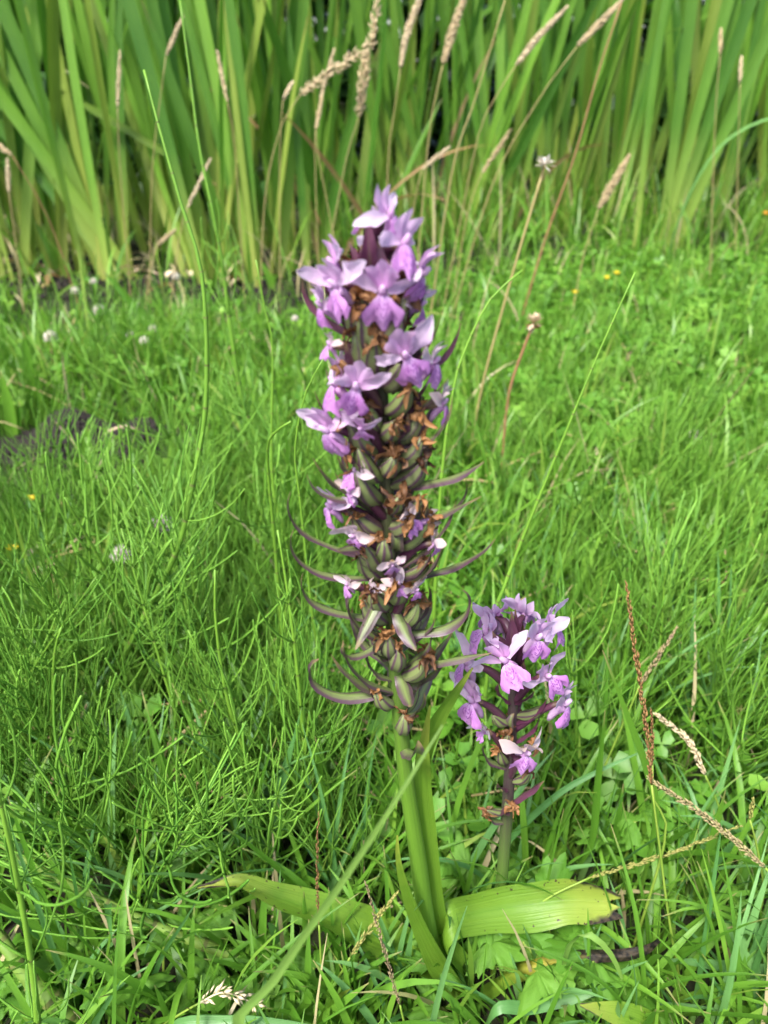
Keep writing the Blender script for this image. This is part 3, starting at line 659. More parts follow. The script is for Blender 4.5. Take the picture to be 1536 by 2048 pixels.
horsetail(hpath([(100, 1640), (105, 1400), (110, 1300), (123, 1255)], 0.30, 0.30), 0.0016, 'short horsetail with a small brown withered tip', whorls=(0.1, 0.6), nn=8, blen=0.045)
# fallen thick horsetails, bottom left
def lying(pts, r, label, wh, bl, nb=8, pale=True):
    path = [at(x_, y_, ground(x_, y_, h).y) for x_, y_, h in pts]
    return horsetail(path, r, label, whorls=wh, nn=7, blen=bl, nb=nb, pale=pale, name='fallen_horsetail')
lying([(600, 1960, 0.004), (520, 1930, 0.015), (330, 1860, 0.035), (200, 1800, 0.05), (110, 1755, 0.065), (20, 1700, 0.08), (-60, 1650, 0.095)], 0.0032, 'fallen horsetail lying across the grass with drooping whorls of branches', (0.3, 0.95), 0.075)
lying([(170, 2090, 0.006), (115, 2010, 0.02), (60, 1960, 0.03), (10, 1890, 0.045), (-60, 1800, 0.06)], 0.0052, 'thick fallen horsetail stem with dark-toothed joints', (0.75, 0.9), 0.05, 6)
horsetail(hpath([(90, 2200), (70, 1980), (35, 1760), (-10, 1560), (-40, 1420)], 0.135, 0.15), 0.0016, 'blurred horsetail close up in front of the fallen ones', whorls=(0.2, 0.95), nn=7, blen=0.055, nb=6)
# many more horsetails standing in the lawn
cnt = 0
HL = ('wispy green horsetail in the dense stand around the very tall one', 'wispy green horsetail in the grass beyond the small orchid'); HG = ('horsetails around the very tall one', 'horsetails beyond the small orchid')
for k in range(400):
    px, py = random.choice(((random.uniform(-120, 760), random.uniform(980, 1900)), (random.uniform(-80, 720), random.uniform(760, 1500)), (random.uniform(1120, 1620), random.uniform(1000, 1750)), (random.uniform(-60, 600), random.uniform(1100, 1800))))
    p = ground(px, py)
    if math.hypot(p.x - 0.045, p.y - 0.2) < 0.045 or math.hypot(p.x - 0.06, p.y - 0.23) < 0.04: continue
    if p.y < 0.20 or bare(p.x, p.y) < 0.5: continue
    h = random.uniform(0.11, 0.20) if px < 760 else random.uniform(0.08, 0.16)
    if p.y < 0.30: h *= 0.7
    # keep the view of the orchids free
    if 640 < px < 1160 and py > 900 and p.y < 0.24: continue
    ln = Vector((random.gauss(0, 0.22), random.gauss(0, 0.2), 1)).normalized()
    bend = Vector((random.gauss(0, 0.02), random.gauss(0, 0.02), 0))
    horsetail([p - Vector((0, 0, .003)), p + ln * h * 0.5 + bend * 0.3, p + ln * h + bend], random.uniform(0.0008, 0.0013), HL[px > 760], HG[px > 760], whorls=(0.12, 0.9), nn=8, blen=random.uniform(0.045, 0.085), nb=random.choice((4, 5, 6)), per_branch=False)
    cnt += 1
    if cnt >= 95: break
# the finer thicket between them, too dense to count
pts = []
def ht_stuff(n, regions):
    paths = []; rads = []; tn = []
    for k in range(n):
        px, py = random.choice(regions); px = random.uniform(*px); py = random.uniform(*py)
        p = ground(px, py); p = np.array(p)
        if p[1] < 0.21 or math.hypot(p[0] - 0.05, p[1] - 0.21) < 0.035: continue
        if bare(p[0], p[1]) < 0.5: continue
        h = random.uniform(0.06, 0.13); ln = np.array((random.gauss(0, 0.2), random.gauss(0, 0.2), 1.0)); ln /= np.linalg.norm(ln)
        tint = random.betavariate(2, 2)
        s = np.linspace(0, 1, 5)[:, None]; paths.append(p + ln * h * s); rads.append(np.array([.0009, .0009, .0008, .0006, .0003])); tn.append(tint)
        if k % 2 == 0:
            paths[-1] = p + ln * random.uniform(0.09, 0.19) * s + np.array((random.gauss(0, .02), random.gauss(0, .02), 0)) * s * s; rads[-1] = rads[-1] * .62; tn[-1] = min(1, tint + .2); continue
        for w in range(1, 7):
            c = p + ln * h * (w / 7.5); L = random.uniform(0.025, 0.055) * (1 - 0.06 * w)
            m = random.choice((3, 4, 5)); a0 = random.uniform(0, 6.28)
            for b_ in range(m):
                a = a0 + b_ * 6.283 / m + random.gauss(0, 0.2); e = random.gauss(0.52, 0.2)
                d = np.array((math.cos(a) * math.sin(e), math.sin(a) * math.sin(e), math.cos(e)))
                upv = np.array((0, 0, 1.0)) * random.uniform(0.1, 0.45)
                st = s * L; paths.append(c + d * st + upv * st * s); rads.append(np.array([.0004, .0004, .0004, .00036, .0002])); tn.append(min(1, tint + 0.15))
    V, Q, T = np_tubes(np.stack(paths), np.stack(rads), 3)
    o = obj('horsetail_thicket', np_mesh('horsetail_thicket', V, Q, G_HORSE, {'tint': np.repeat(np.array(tn), 15), 'along': T}))
    tag(o, 'fine mass of horsetail branches filling the lawn', 'horsetails', kind='stuff')
ht_stuff(1200, [((-150, 760), (900, 1800)), ((-100, 800), (700, 1200)), ((1000, 1650), (900, 1600)), ((750, 1600), (620, 1000)), ((-150, 700), (1000, 1700))])

# ------------------------------------------------------------------ clover flowers, buttercups
def clover(px, py, size, label='white clover flower head standing in the lawn', group='white clover heads'):
    z = size * F / 1000
    size *= 1.1; q = ground(px, py, 0.12 if py > 900 else 0.06); p = Vector((q.x + random.gauss(0, 0.006), q.y + 0.005, float(gh(q.x, q.y)) - 0.002))
    t = thing('clover_flower', label, 'clover', p, group); c = q - p
    mb = MB(); tube(mb, smooth_path([Vector((0, 0, 0)), c * 0.5 + Vector((0.003, 0, 0)), c], 6), [0.0009] * 6, 5); obj('stem', mb.mesh('stem', M_CULMG), t)
    mb = MB(); r = size
    for k in range(70):
        zz = 1 - 1.7 * (k + 0.5) / 70; a = k * 2.4; s = math.sqrt(1 - zz * zz); d = Vector((math.cos(a) * s, math.sin(a) * s, zz))
        d = (d + Vector((0, 0, 0.35))).normalized(); sd_ = d.cross(Vector((0.1, 0.2, 1))).normalized(); nn = d.cross(sd_)
        L = r * random.uniform(0.85, 1.1); w = r * 0.16; o_ = c + d * r * 0.2
        mb.add([o_, o_ + d * L * .55 + sd_ * w, o_ + d * L * .55 + nn * w, o_ + d * L * .55 - sd_ * w, o_ + d * L * .55 - nn * w, o_ + d * L], [(0, 2, 1), (0, 3, 2), (0, 4, 3), (0, 1, 4), (5, 1, 2), (5, 2, 3), (5, 3, 4), (5, 4, 1)], [(0.5, 0.5)] * 6)
    obj('flower_head', mb.mesh('flower_head', M_CLOVER), t)
for (px, py, s) in ((323, 1055, 0.0075), (100, 672, 0.009), (200, 628, 0.009), (152, 585, 0.007), (290, 690, 0.006), (262, 678, 0.005), (308, 668, 0.006), (245, 1122, 0.006), (187, 565, 0.006), (352, 552, 0.007), (912, 415, 0.010), (1392, 862, 0.006), (590, 640, 0.005)):
    clover(px, py, s)
def buttercup(px, py, mat, r, label, group, h=0.07):
    q = ground(px, py, h); p = Vector((q.x, q.y + 0.006, float(gh(q.x, q.y)) - 0.002)); c = q - p
    t = thing('yellow_flower' if mat is M_YELLOW else 'orange_flower', label, 'flower', p, group)
    mb = MB(); tube(mb, [Vector((0, 0, 0)), c * 0.5, c], [0.0008] * 3, 5); obj('stem', mb.mesh('stem', M_CULMG), t)
    for k in range(5):
        mb = MB(); a = k * 1.2566
        d = Vector((math.cos(a), math.sin(a), 0.5)).normalized(); s = d.cross(Vector((0, 0, 1))).normalized()
        ribbon(mb, [c, c + d * r * .5, c + d * r + Vector((0, 0, r * .2))], [r * .15, r * .45, r * .25], s, 0.2, 3); obj('petal', mb.mesh('petal', mat), t)
    mb = MB(); tube(mb, [c, c + Vector((0, 0, r * .35))], [r * .3, r * .15], 6); obj('flower_centre', mb.mesh('flower_centre', M_SEEDGR), t)
for (px, py) in ((1150, 590), (1213, 560), (1232, 552), (33, 1118), (66, 1010)):
    buttercup(px, py, M_YELLOW, 0.007 if py < 700 else 0.0055, 'small yellow buttercup flower in the lawn', 'yellow buttercups')
for (px, py) in ((1505, 308), (1530, 430), (1478, 335)):
    buttercup(px, py, M_ORANGE, 0.011, 'small orange flower in the herbs beside the irises', 'orange flowers', 0.09)

# lobed buttercup leaves
def lobed_mesh(seed):
    rr = random.Random(seed); out = []; n = 61
    for i in range(n):
        th = -2.5 + 5.0 * i / (n - 1)
        lob = 0.5 + 0.5 * math.cos(th * 3.35 if abs(th) < 2.82 else 0); lob = lob ** 0.7
        tooth = 0.10 * math.cos(th * 17 + rr.uniform(-.2, .2))
        out.append((0.42 + 0.58 * lob + tooth * (0.4 + lob)) * (1 - 0.12 * abs(th) / 2.5))
    mb = MB(); vs = [Vector((0, 0, 0))]; uvs = [(0.5, 0)]; fs = []
    for ring, f in enumerate((0.35, 0.7, 1.0)):
        for i in range(n):
            th = -2.5 + 5.0 * i / (n - 1); r = out[i] * f if ring == 2 else f * (0.55 * out[i] + 0.45 * 0.75)
            if ring == 1: r = min(r, out[i] * 0.85)
            z = 0.12 * math.sin(th * 3.35 * 1.0 + 1.57) * f * f - 0.28 * f * f * (0.6 + 0.4 * rr.random()) + 0.06 * math.sin(f * 8 + th * 5)
            vs.append(Vector((math.sin(th) * r, math.cos(th) * r, z))); uvs.append((i / n, f))
    for i in range(n - 1):
        fs.append((0, 1 + i + 1, 1 + i))
        for ring in range(2):
            a = 1 + ring * n + i; fs.append((a, a + 1, a + n + 1, a + n))
    mb.add(vs, fs, uvs); return mb.mesh('lobed_leaf', M_BUTTER)
LOB = [lobed_mesh(s) for s in range(4)]
def herb(px, py, n, r, h):
    p = ground(px, py)
    if px < 600 and bare(p.x, p.y) < 0.5: return
    lab = 'lobed-leaf herb growing near the bed with the lone iris clump' if py < 800 else 'lobed-leaf herb around the foot of the two orchids' if 640 < px < 1300 and py > 1650 else 'lobed-leaf herb in the grass behind the small orchid' if px > 850 else 'lobed-leaf herb low among the horsetails'
    t = thing('buttercup_plant', lab, 'herb', p, 'herbs: ' + lab)
    for k in range(n):
        a = random.uniform(0, 6.28); d = random.uniform(0.2, 1.0) * r * 1.3; hh = h * random.uniform(0.6, 1.2)
        q = Vector((math.cos(a) * d, math.sin(a) * d, hh))
        mb = MB(); tube(mb, smooth_path([Vector((0, 0, -0.003)), q * 0.5 + Vector((0, 0, hh * .15)), q], 5), [0.0008] * 5, 4); obj('leaf_stalk', mb.mesh('leaf_stalk', M_CULMG), t)
        obj('leaf', random.choice(LOB), t, loc=q, rot=(random.gauss(0.25, 0.3), random.gauss(0, 0.3), -a + random.gauss(0, 0.6) + 1.57), scale=r * random.uniform(0.75, 1.15))
for (px, py, n, r, h) in ((1090, 1960, 6, 0.023, 0.045), (1010, 1975, 5, 0.021, 0.04), (1130, 2010, 5, 0.022, 0.035), (880, 1790, 4, 0.018, 0.04), (1240, 1760, 4, 0.016, 0.04), (450, 1960, 4, 0.022, 0.02), (120, 1930, 4, 0.022, 0.02), (60, 2030, 3, 0.02, 0.02), (330, 1990, 4, 0.02, 0.025), (230, 1900, 4, 0.018, 0.02), (600, 2020, 4, 0.018, 0.02), (880, 2010, 4, 0.018, 0.025), (1150, 2020, 4, 0.018, 0.02), (380, 1900, 3, 0.018, 0.02), (900, 1740, 4, 0.018, 0.03), (1370, 1690, 5, 0.016, 0.03), (1130, 1520, 6, 0.017, 0.035), (1050, 1740, 4, 0.017, 0.025), (1240, 1990, 3, 0.02, 0.02), (700, 1740, 3, 0.015, 0.02), (1170, 1420, 5, 0.016, 0.03), (1250, 1330, 5, 0.016, 0.03), (1440, 1900, 3, 0.014, 0.02), (270, 1500, 4, 0.018, 0.02), (560, 1900, 3, 0.018, 0.02), (960, 1560, 4, 0.014, 0.02), (1480, 700, 6, 0.02, 0.04), (1330, 760, 6, 0.02, 0.04), (1200, 500, 6, 0.03, 0.06), (1060, 510, 5, 0.03, 0.06), (1450, 560, 6, 0.03, 0.06), (1390, 640, 6, 0.025, 0.05), (180, 1560, 3, 0.016, 0.02), (560, 1620, 3, 0.014, 0.02)) + tuple((random.uniform(1080, 1600), random.uniform(560, 1250), 6, random.uniform(.014, .022), .05) for _ in range(26)) + tuple((random.uniform(-40, 620), random.uniform(640, 1000), 5, random.uniform(.013, .018), .035) for _ in range(12)):
    herb(px, py, n, r, h)

# ------------------------------------------------------------------ grass tufts and single blades in the foreground
def blade_obj(t, base, az, lean, bend, L, w, mat):
    pts = []; p = Vector(base); seg = 9; d = Vector((math.sin(az), math.cos(az), 0))
    for i in range(seg + 1):
        pts.append(p.copy()); a = lean + bend * ((i + .5) / seg) ** 1.6; p = p + (d * math.sin(a) + Vector((0, 0, math.cos(a)))) * (L / seg)
    hw = [w / 2 * (0.7 + 0.6 * s_ - 1.25 * s_ ** 3) for s_ in np.linspace(0, 1, seg + 1)]; hw[-1] = 0.0001
    fa = az + math.pi / 2 + random.gauss(0, 0.4)
    mb = MB(); ribbon(mb, pts, hw, Vector((math.sin(fa), math.cos(fa), 0)), 0.35, 3); return obj('blade', mb.mesh('blade', mat), t)
for k in range(290):
    px = random.uniform(-60, 1600); py = random.uniform(1380, 2150) if k % 3 else random.uniform(1000, 1500)
    if px < 700 and random.random() < 0.35: px = random.uniform(880, 1600)
    p = ground(px, py)
    if math.hypot(p.x - 0.045, p.y - 0.2) < 0.03: continue
    near = py > 1700
    bl = random.random() < 0.35
    t = thing('grass_tuft', 'small tuft of broad bluish-green grass blades in the lawn' if bl else 'small tuft of broad yellowish-green grass blades in the lawn', 'grass', p, 'bluish-green grass tufts' if bl else 'yellowish-green grass tufts')
    for j in range(random.randint(4, 7)):
        hmax = 0.075 if (500 < px < 1250 and p.y < 0.22) else 0.13
        blade_obj(t, (random.gauss(0, .004), random.gauss(0, .004), -.003), random.uniform(0, 6.28), abs(random.gauss(0.25, 0.25)), abs(random.gauss(0.6, 0.5)), random.uniform(0.05, hmax), random.uniform(0.0022, 0.0052), M_GBLUE if bl else M_GBLADE)
def single(pts, Y0, Y1, wpx, label, mat=M_GBLADE, side=Vector((0, 1, 0.3)), fold=0.25):
    path = px_path(pts, Y0, Y1); w = [wp / ppm(p) / 2 for wp, p in zip(interp(wpx, len(pts)), path)]
    b = path[0].copy(); gz = float(gh(b.x, b.y))
    if b.z > gz + 0.003:
        d = path[0] - path[1]; k = 0.35
        b = Vector((b.x + d.x * k, b.y + d.y * k, gz - 0.002)); path.insert(0, b.copy()); w.insert(0, w[0] * .8)
    t = thing('grass_plant', label, 'grass', b)
    mb = MB(); n = 18; ribbon(mb, smooth_path([p - b for p in path], n), interp(w, n), side, fold, 4); obj('blade', mb.mesh('blade', mat), t)
single([(470, 2090), (500, 2030), (600, 1880), (700, 1740), (790, 1600), (850, 1510), (885, 1450)], 0.095, 0.125, [34, 34, 32, 30, 26, 18, 4], 'blurred grass blade crossing in front of the tall orchid stem', M_GFRONT, Vector((1, 0.3, 0.2)))
single([(990, 2020), (1060, 2015), (1150, 1995), (1235, 1968)], 0.175, 0.185, [14, 26, 22, 3], 'bluish grass blade lying flat below the buttercup leaves', M_GBLUE)
single([(1600, 1955), (1500, 1940), (1410, 1928), (1322, 1918)], 0.20, 0.20, [26, 26, 18, 2], 'pale grass blade pointing in over the decayed leaf tip', M_GBLUE)
single([(862, 2060), (885, 1960), (910, 1880), (934, 1812)], 0.165, 0.175, [14, 14, 11, 2], 'upright bluish grass blade before the orchid base', M_GBLUE, Vector((1, 0.2, 0)))
single([(1310, 1640), (1290, 1530), (1250, 1420), (1205, 1300)], 0.24, 0.24, [12, 18, 14, 2], 'upright grass blade between the small orchid and the brown seed spike', M_GBLADE, Vector((1, 0.3, 0)))
single([(1190, 2060), (1185, 1960), (1175, 1900), (1165, 1860)], 0.19, 0.2, [18, 18, 14, 3], 'dark green upright grass blade crossing the decayed leaf', M_GBLUE, Vector((1, 0, 0)))
single([(1120, 1960), (1140, 1885), (1175, 1868), (1215, 1900), (1240, 1945), (1252, 1990)], 0.192, 0.182, [6, 9, 14, 13, 9, 3], 'withered yellowish blade hanging over beside the broad orchid leaf', M_GFRONT, Vector((1, 0.2, 0)))
single([(1000, 1700), (1100, 1600), (1180, 1550), (1290, 1500)], 0.26, 0.27, [16, 16, 12, 2], 'flat pale grass blade behind the small orchid', M_GBLUE)
single([(1130, 1760), (1180, 1690), (1195, 1560), (1210, 1420)], 0.25, 0.26, [16, 18, 15, 2], 'broad pale grass blade leaning up behind the leaf tip', M_GBLADE, Vector((1, 0.3, 0)))
single([(640, 1920), (655, 1800), (700, 1690), (745, 1600)], 0.24, 0.24, [10, 14, 11, 2], 'pale grass blade leaning towards the tall orchid stem', M_GBLUE, Vector((1, 0.3, 0)))
single([(200, 1900), (265, 1790), (330, 1680), (375, 1595)], 0.25, 0.25, [14, 16, 12, 2], 'light green blade rising among the left horsetails', M_GBLUE, Vector((1, 0.3, 0)))
single([(270, 2060), (320, 1920), (370, 1840), (400, 1790)], 0.19, 0.2, [11, 13, 10, 2], 'pale blade beside the fallen horsetail', M_GBLUE, Vector((1, 0.3, 0)))
single([(190, 2060), (205, 2020), (225, 1990), (242, 1960)], 0.165, 0.17, [12, 18, 12, 2], 'short broad blade by the thick fallen horsetail', M_GBLUE, Vector((1, 0.3, 0)))
single([(340, 2058), (450, 2046), (560, 2048), (640, 2055)], 0.165, 0.165, [18, 30, 24, 4], 'broad bluish blade lying at the lawn front', M_GBLUE)
single([(650, 2050), (665, 2010), (685, 1985), (705, 1975)], 0.175, 0.18, [30, 52, 46, 6], 'short broad rounded leaf left of the orchid base', M_OL0, Vector((1, 0.4, 0)))
single([(1320, 2080), (1280, 2045), (1220, 2025), (1160, 2010)], 0.17, 0.175, [60, 60, 46, 6], 'broad yellow-green leaf half hidden in the grass', M_OL1)

# foreground seed spikes
def fg(pts, nh, Y0, Y1, r, label, culm, head, n=120, size=0.004, open_=0.25, cr=0.0009, seed=3):
    seed_stalk(pts, nh, Y0, r * 0.8, label, culm=culm, head=head, cr=cr, n=n, size=size, open_=open_, seed=seed, Y1=Y1)
fg([(1375, 2040), (1340, 1850), (1320, 1700), (1303, 1570), (1292, 1450), (1270, 1300), (1253, 1168)], 3, 0.20, 0.225, 0.0013, 'upright grass stalk with a narrow dark brown seed spike', M_CULMG, M_SEEDBR, 170, 0.0035, 0.22)
fg([(1330, 1680), (1308, 1600), (1305, 1530), (1303, 1420)], 1, 0.215, 0.22, 0.0008, 'short brown seed spike close beside the taller brown one', M_CULMG, M_SEEDBR, 60, 0.003, 0.2)
fg([(1720, 1980), (1600, 1815), (1530, 1735), (1420, 1640), (1298, 1558)], 2, 0.205, 0.215, 0.0017, 'grass stalk with a purplish pale seed head slanting in', M_CULMG, M_SEEDPU, 200, 0.0042, 0.25)
fg([(1150, 1640), (1180, 1600), (1215, 1520), (1280, 1370), (1352, 1258)], 1, 0.29, 0.30, 0.0013, 'slanting grass stalk with a thin pinkish seed head', M_CULMG, M_SEEDPU, 90, 0.004, 0.22)
fg([(1460, 1720), (1440, 1620), (1410, 1550), (1375, 1480), (1312, 1428)], 2, 0.26, 0.27, 0.0016, 'bowed grass stalk with a pale straw seed head', M_CULMG, M_SEED, 120, 0.0045, 0.3)
fg([(1000, 1880), (1090, 1800), (1180, 1755), (1330, 1710), (1480, 1652)], 2, 0.21, 0.225, 0.0011, 'grass stalk with a yellow-green seed spike reaching sideways', M_CULMG, M_SEEDGR, 130, 0.0035, 0.3)
fg([(648, 2040), (642, 1920), (638, 1850), (634, 1740), (637, 1625)], 2, 0.19, 0.205, 0.0007, 'thin upright stalk with reddish seeds left of the orchid', M_CULMG, M_SEEDBR, 70, 0.003, 0.2)
fg([(812, 2070), (800, 2010), (785, 1960), (760, 1870), (732, 1768)], 3, 0.165, 0.175, 0.0009, 'thin brown seed spike standing before the orchid leaves', M_CULMG, M_SEEDPU, 110, 0.003, 0.25)
fg([(640, 2010), (665, 1975), (700, 1915), (745, 1850), (792, 1788)], 2, 0.185, 0.195, 0.0012, 'grass stalk with a yellowish seed head leaning on the orchid leaf', M_CULMG, M_SEEDGR, 80, 0.004, 0.25)
fg([(310, 2070), (350, 2035), (400, 2005), (450, 1985), (520, 2012)], 2, 0.168, 0.175, 0.0022, 'low grass stalk with a few open pale spikelets', M_CULMG, M_SEED, 34, 0.006, 0.8)
fg([(1525, 1800), (1515, 1700), (1500, 1640), (1506, 1600)], 1, 0.22, 0.22, 0.0009, 'short seed spike beneath a wisp of white fluff', M_CULMG, M_SEEDGR, 50, 0.003, 0.25)

# dead leaves and straw
for k in range(34):
    px, py = random.uniform(-60, 760), random.uniform(528, 585); q = ground(px, py, 0.008); az = random.uniform(0, 3.14); L = random.uniform(0.04, 0.11); wd = random.uniform(0.006, 0.018)
    t = MB(); d = Vector((math.sin(az), math.cos(az), 0)) * L / 2
    ribbon(t, smooth_path([-d, Vector((0, 0, L * random.uniform(0.05, 0.25))), d], 7), [wd * .15, wd * .4, wd * .5, wd * .5, wd * .45, wd * .3, wd * .08], Vector((math.cos(az), -math.sin(az), 0.3)), 0.5, 4, 0.25, k)
    o = obj('dead_leaf', t.mesh('dead_leaf', M_IRISDRY if k % 2 else M_CHIP), None, loc=q); tag(o, 'dry brown leaf scrap lying on the soil under the irises', 'dead leaf', 'dry leaf scraps under the irises')
for (px, py, L, wd, az) in ((90, 1165, 0.035, 0.011, 0.5), (75, 1120, 0.03, 0.007, 0.2), (240, 850, 0.042, 0.012, 1.2), (285, 548, 0.07, 0.02, 1.5), (255, 540, 0.06, 0.016, 1.2), (262, 960, 0.025, 0.006, 2.2), (160, 1095, 0.03, 0.004, 0.5), (1195, 905, 0.02, 0.004, 0.4), (345, 548, 0.04, 0.02, 0.3)):
    q = ground(px, py, 0.045); t = MB(); d = Vector((math.sin(az), math.cos(az), 0)) * L / 2
    ribbon(t, smooth_path([-d, Vector((0, 0, L * 0.12)), d], 7), [wd * .15, wd * .4, wd * .5, wd * .5, wd * .45, wd * .3, wd * .08], Vector((math.cos(az), -math.sin(az), 0.2)), 0.4, 4, 0.2, int(px))
    o = obj('dead_leaf', t.mesh('dead_leaf', M_CHIP), None, loc=q); tag(o, 'pale dry leaf scrap lying on the grass', 'dead leaf', 'dry leaf scraps')
for k in range(60):
    px, py = random.uniform(-50, 1560), random.uniform(620, 1600); q = ground(px, py, 0.042); az = random.uniform(0, 3.14); L = random.uniform(0.03, 0.09)
    t = MB(); d = Vector((math.sin(az), math.cos(az), random.gauss(0, 0.3))) * L / 2
    tube(t, smooth_path([-d, Vector((0, 0, 0.004)), d], 5), [random.uniform(0.0007, 0.0014)] * 5, 4)
    o = obj('straw', t.mesh('straw', M_STRAW), None, loc=q); tag(o, 'dry straw stem lying caught in the lawn', 'straw', 'loose straws in the lawn')

# ------------------------------------------------------------------ orchids
def petal(L, W, bend, cup, seed, nu=5, nv=8, tipp=0.9, base=0.35, ruf=0.12):
    """petal growing along +Z from the origin, face towards +Y, bent backwards/forwards by bend"""
    rr = random.Random(seed); mb = MB(); vs = []; uvs = []; fs = []; y = z = 0.0; ph = rr.uniform(0, 6)
    for j in range(nv):
        v = j / (nv - 1); a = bend * v
        if j: y += math.sin(a) * L / (nv - 1); z += math.cos(a) * L / (nv - 1)
        w = W / 2 * (base + (1 - base) * math.sin(min(1, v * 1.55) * math.pi / 2)) * (1 - max(0, (v - 0.5) / 0.5) ** 2.2 * tipp)
        for k in range(nu):
            u = -1 + 2 * k / (nu - 1); r_ = ruf * w * (math.sin(v * 7 + ph + u * 2) * abs(u) + 0.5 * rr.gauss(0, 0.5) * v)
            vs.append(Vector((u * w * (1 + rr.gauss(0, 0.07)) + 0.10 * W * math.sin(v * 2.6 + ph) * v, y + cup * w * u * u + r_, z + rr.gauss(0, 0.015) * L * v))); uvs.append((k / (nu - 1), v))
    for j in range(nv - 1):
        for k in range(nu - 1): a = j * nu + k; fs.append((a, a + 1, a + nu + 1, a + nu))
    mb.add(vs, fs, uvs); return mb
def lip(L, W, seed):
    rr = random.Random(seed); mb = MB(); vs = []; uvs = []; fs = []; nu, nv = 13, 9; ph = rr.uniform(0, 6)
    cen = [1.0, 0.97, 0.80, 0.76, 0.90, 0.88, 0.62]
    for j in range(nv):
        v = j / (nv - 1)
        for k in range(nu):
            u = -1 + 2 * k / (nu - 1); ln = L * cen[abs(k - 6)] * (1 + 0.04 * math.sin(ph + u * 9))
            s = v * ln; wid = W / 2 * (0.26 + 0.74 * min(1, (v * 1.35)) ** 0.9)
            zz = -s * (0.97 - 0.1 * v); yy = 0.30 * s - 0.45 * s * s / L + 0.0004 * math.cos(u * 10 + ph) * v - 0.12 * W * abs(u) ** 1.7 * v + 0.07 * W * math.sin(u * 7 + ph) * v * v + (0.0006 if k == 6 else 0) * v
            vs.append(Vector((u * wid * (1 + 0.05 * math.sin(v * 9 + ph)) + rr.gauss(0, 0.0001), yy + rr.gauss(0, 0.00022) * v + 0.0009 * math.sin(ph * 2 + u * 3) * v, zz + rr.gauss(0, 0.00018) * v))); uvs.append((k / (nu - 1), v))
    for j in range(nv - 1):
        for k in range(nu - 1): a = j * nu + k; fs.append((a, a + 1, a + nu + 1, a + nu))
    mb.add(vs, fs, uvs); return mb
SEP = [petal(0.0104, 0.0041 + 0.0005 * (s_ % 3), b_, 0.3, s_, ruf=0.35, nu=7, nv=10).mesh('sepal', M_SEPAL) for s_, b_ in enumerate((-1.0, -0.6, -0.3, 0.2, 0.5, 0.9, 1.3, -0.1))]
SEPF = [petal(0.0105, 0.0052, b_, 0.3, 20 + s_, ruf=0.3).mesh('sepal', M_FADE) for s_, b_ in enumerate((-0.9, -0.3, 0.6, 1.4))]
LIPS = [lip(0.0096 + 0.0004 * (s_ % 3), 0.0090 + 0.0005 * (s_ % 4), s_).mesh('lip', M_LIP) for s_ in range(8)]
def hood_mesh(seed, mat):
    mb = MB()
    for (ang, L, W, bend, dx) in ((0, 0.0080, 0.0040, 0.75, 0), (0.42, 0.0072, 0.0036, 1.0, 0.0008), (-0.42, 0.0072, 0.0036, 1.0, -0.0008)):
        p = petal(L, W, bend, -0.45, seed + int(ang * 10)); M = Matrix.Translation((dx, 0.0003 * (1 if ang else 0), 0)) @ Matrix.Rotation(ang, 4, 'Y')
        mb.add([M @ Vector(v) for v in p.v], p.f, p.uv)
    return mb.mesh('hood', mat)
HOODS = [hood_mesh(s_ * 13, M_HOOD) for s_ in range(6)]; HOODF = hood_mesh(9, M_FADE)
def core_mesh(mat):
    mb = MB()
    tube(mb, [Vector((0, -0.002, -0.001)), Vector((0, 0.0008, 0.0006)), Vector((0, 0.0022, 0.0022))], [0.0010, 0.0011, 0.0006], 6)       # column
    tube(mb, smooth_path([Vector((0, 0, -0.001)), Vector((0, -0.003, -0.0035)), Vector((0, -0.0055, -0.0075))], 6), [0.0015, 0.0015, 0.0014, 0.0013, 0.0011, 0.0006], 6)   # spur
    return mb.mesh('flower', mat)
CORE = core_mesh(M_HOOD)
def frame(f, roll=0.0):
    f = f.normalized(); r = f.cross(Vector((0, 0, 1)))
    if r.length < 1e-3: r = Vector((1, 0, 0))
    r.normalize(); u = r.cross(f).normalized()
    M = Matrix((r, f, u)).transposed()
    return M @ Matrix.Rotation(roll, 3, 'Y')
def flower(parent, pos, f, roll=0.0, s=1.0, faded=False, spread=1.0, openlip=True):
    M = frame(f, roll)
    fl = obj('flower', CORE, parent, loc=pos, rot=M, scale=s)
    rr = random.Random(hash((round(pos.x, 5), round(pos.z, 5))))
    for sg in (-1, 1):
        an = (1.05 + rr.gauss(0, 0.18)) * spread * sg
        obj('sepal', rr.choice(SEPF if faded else SEP), fl, loc=(sg * 0.0012, 0.0, 0.0004), rot=(Matrix.Rotation(an, 3, 'Y') @ Matrix.Rotation(rr.gauss(0.15, 0.25), 3, 'X') @ Matrix.Rotation(rr.gauss(0, 0.3), 3, 'Z')), scale=rr.uniform(0.88, 1.12))
    obj('hood', HOODF if faded else rr.choice(HOODS), fl, loc=(0, -0.0004, 0.0012), rot=(rr.gauss(0.05, 0.15), 0, rr.gauss(0, 0.12)), scale=rr.uniform(0.9, 1.1))
    if openlip: obj('lip', rr.choice(LIPS), fl, loc=(0, 0.0012, -0.0006), rot=(rr.gauss(0.1, 0.2), rr.gauss(0, 0.12), rr.gauss(0, 0.12)), scale=rr.uniform(0.88, 1.08))
    return fl
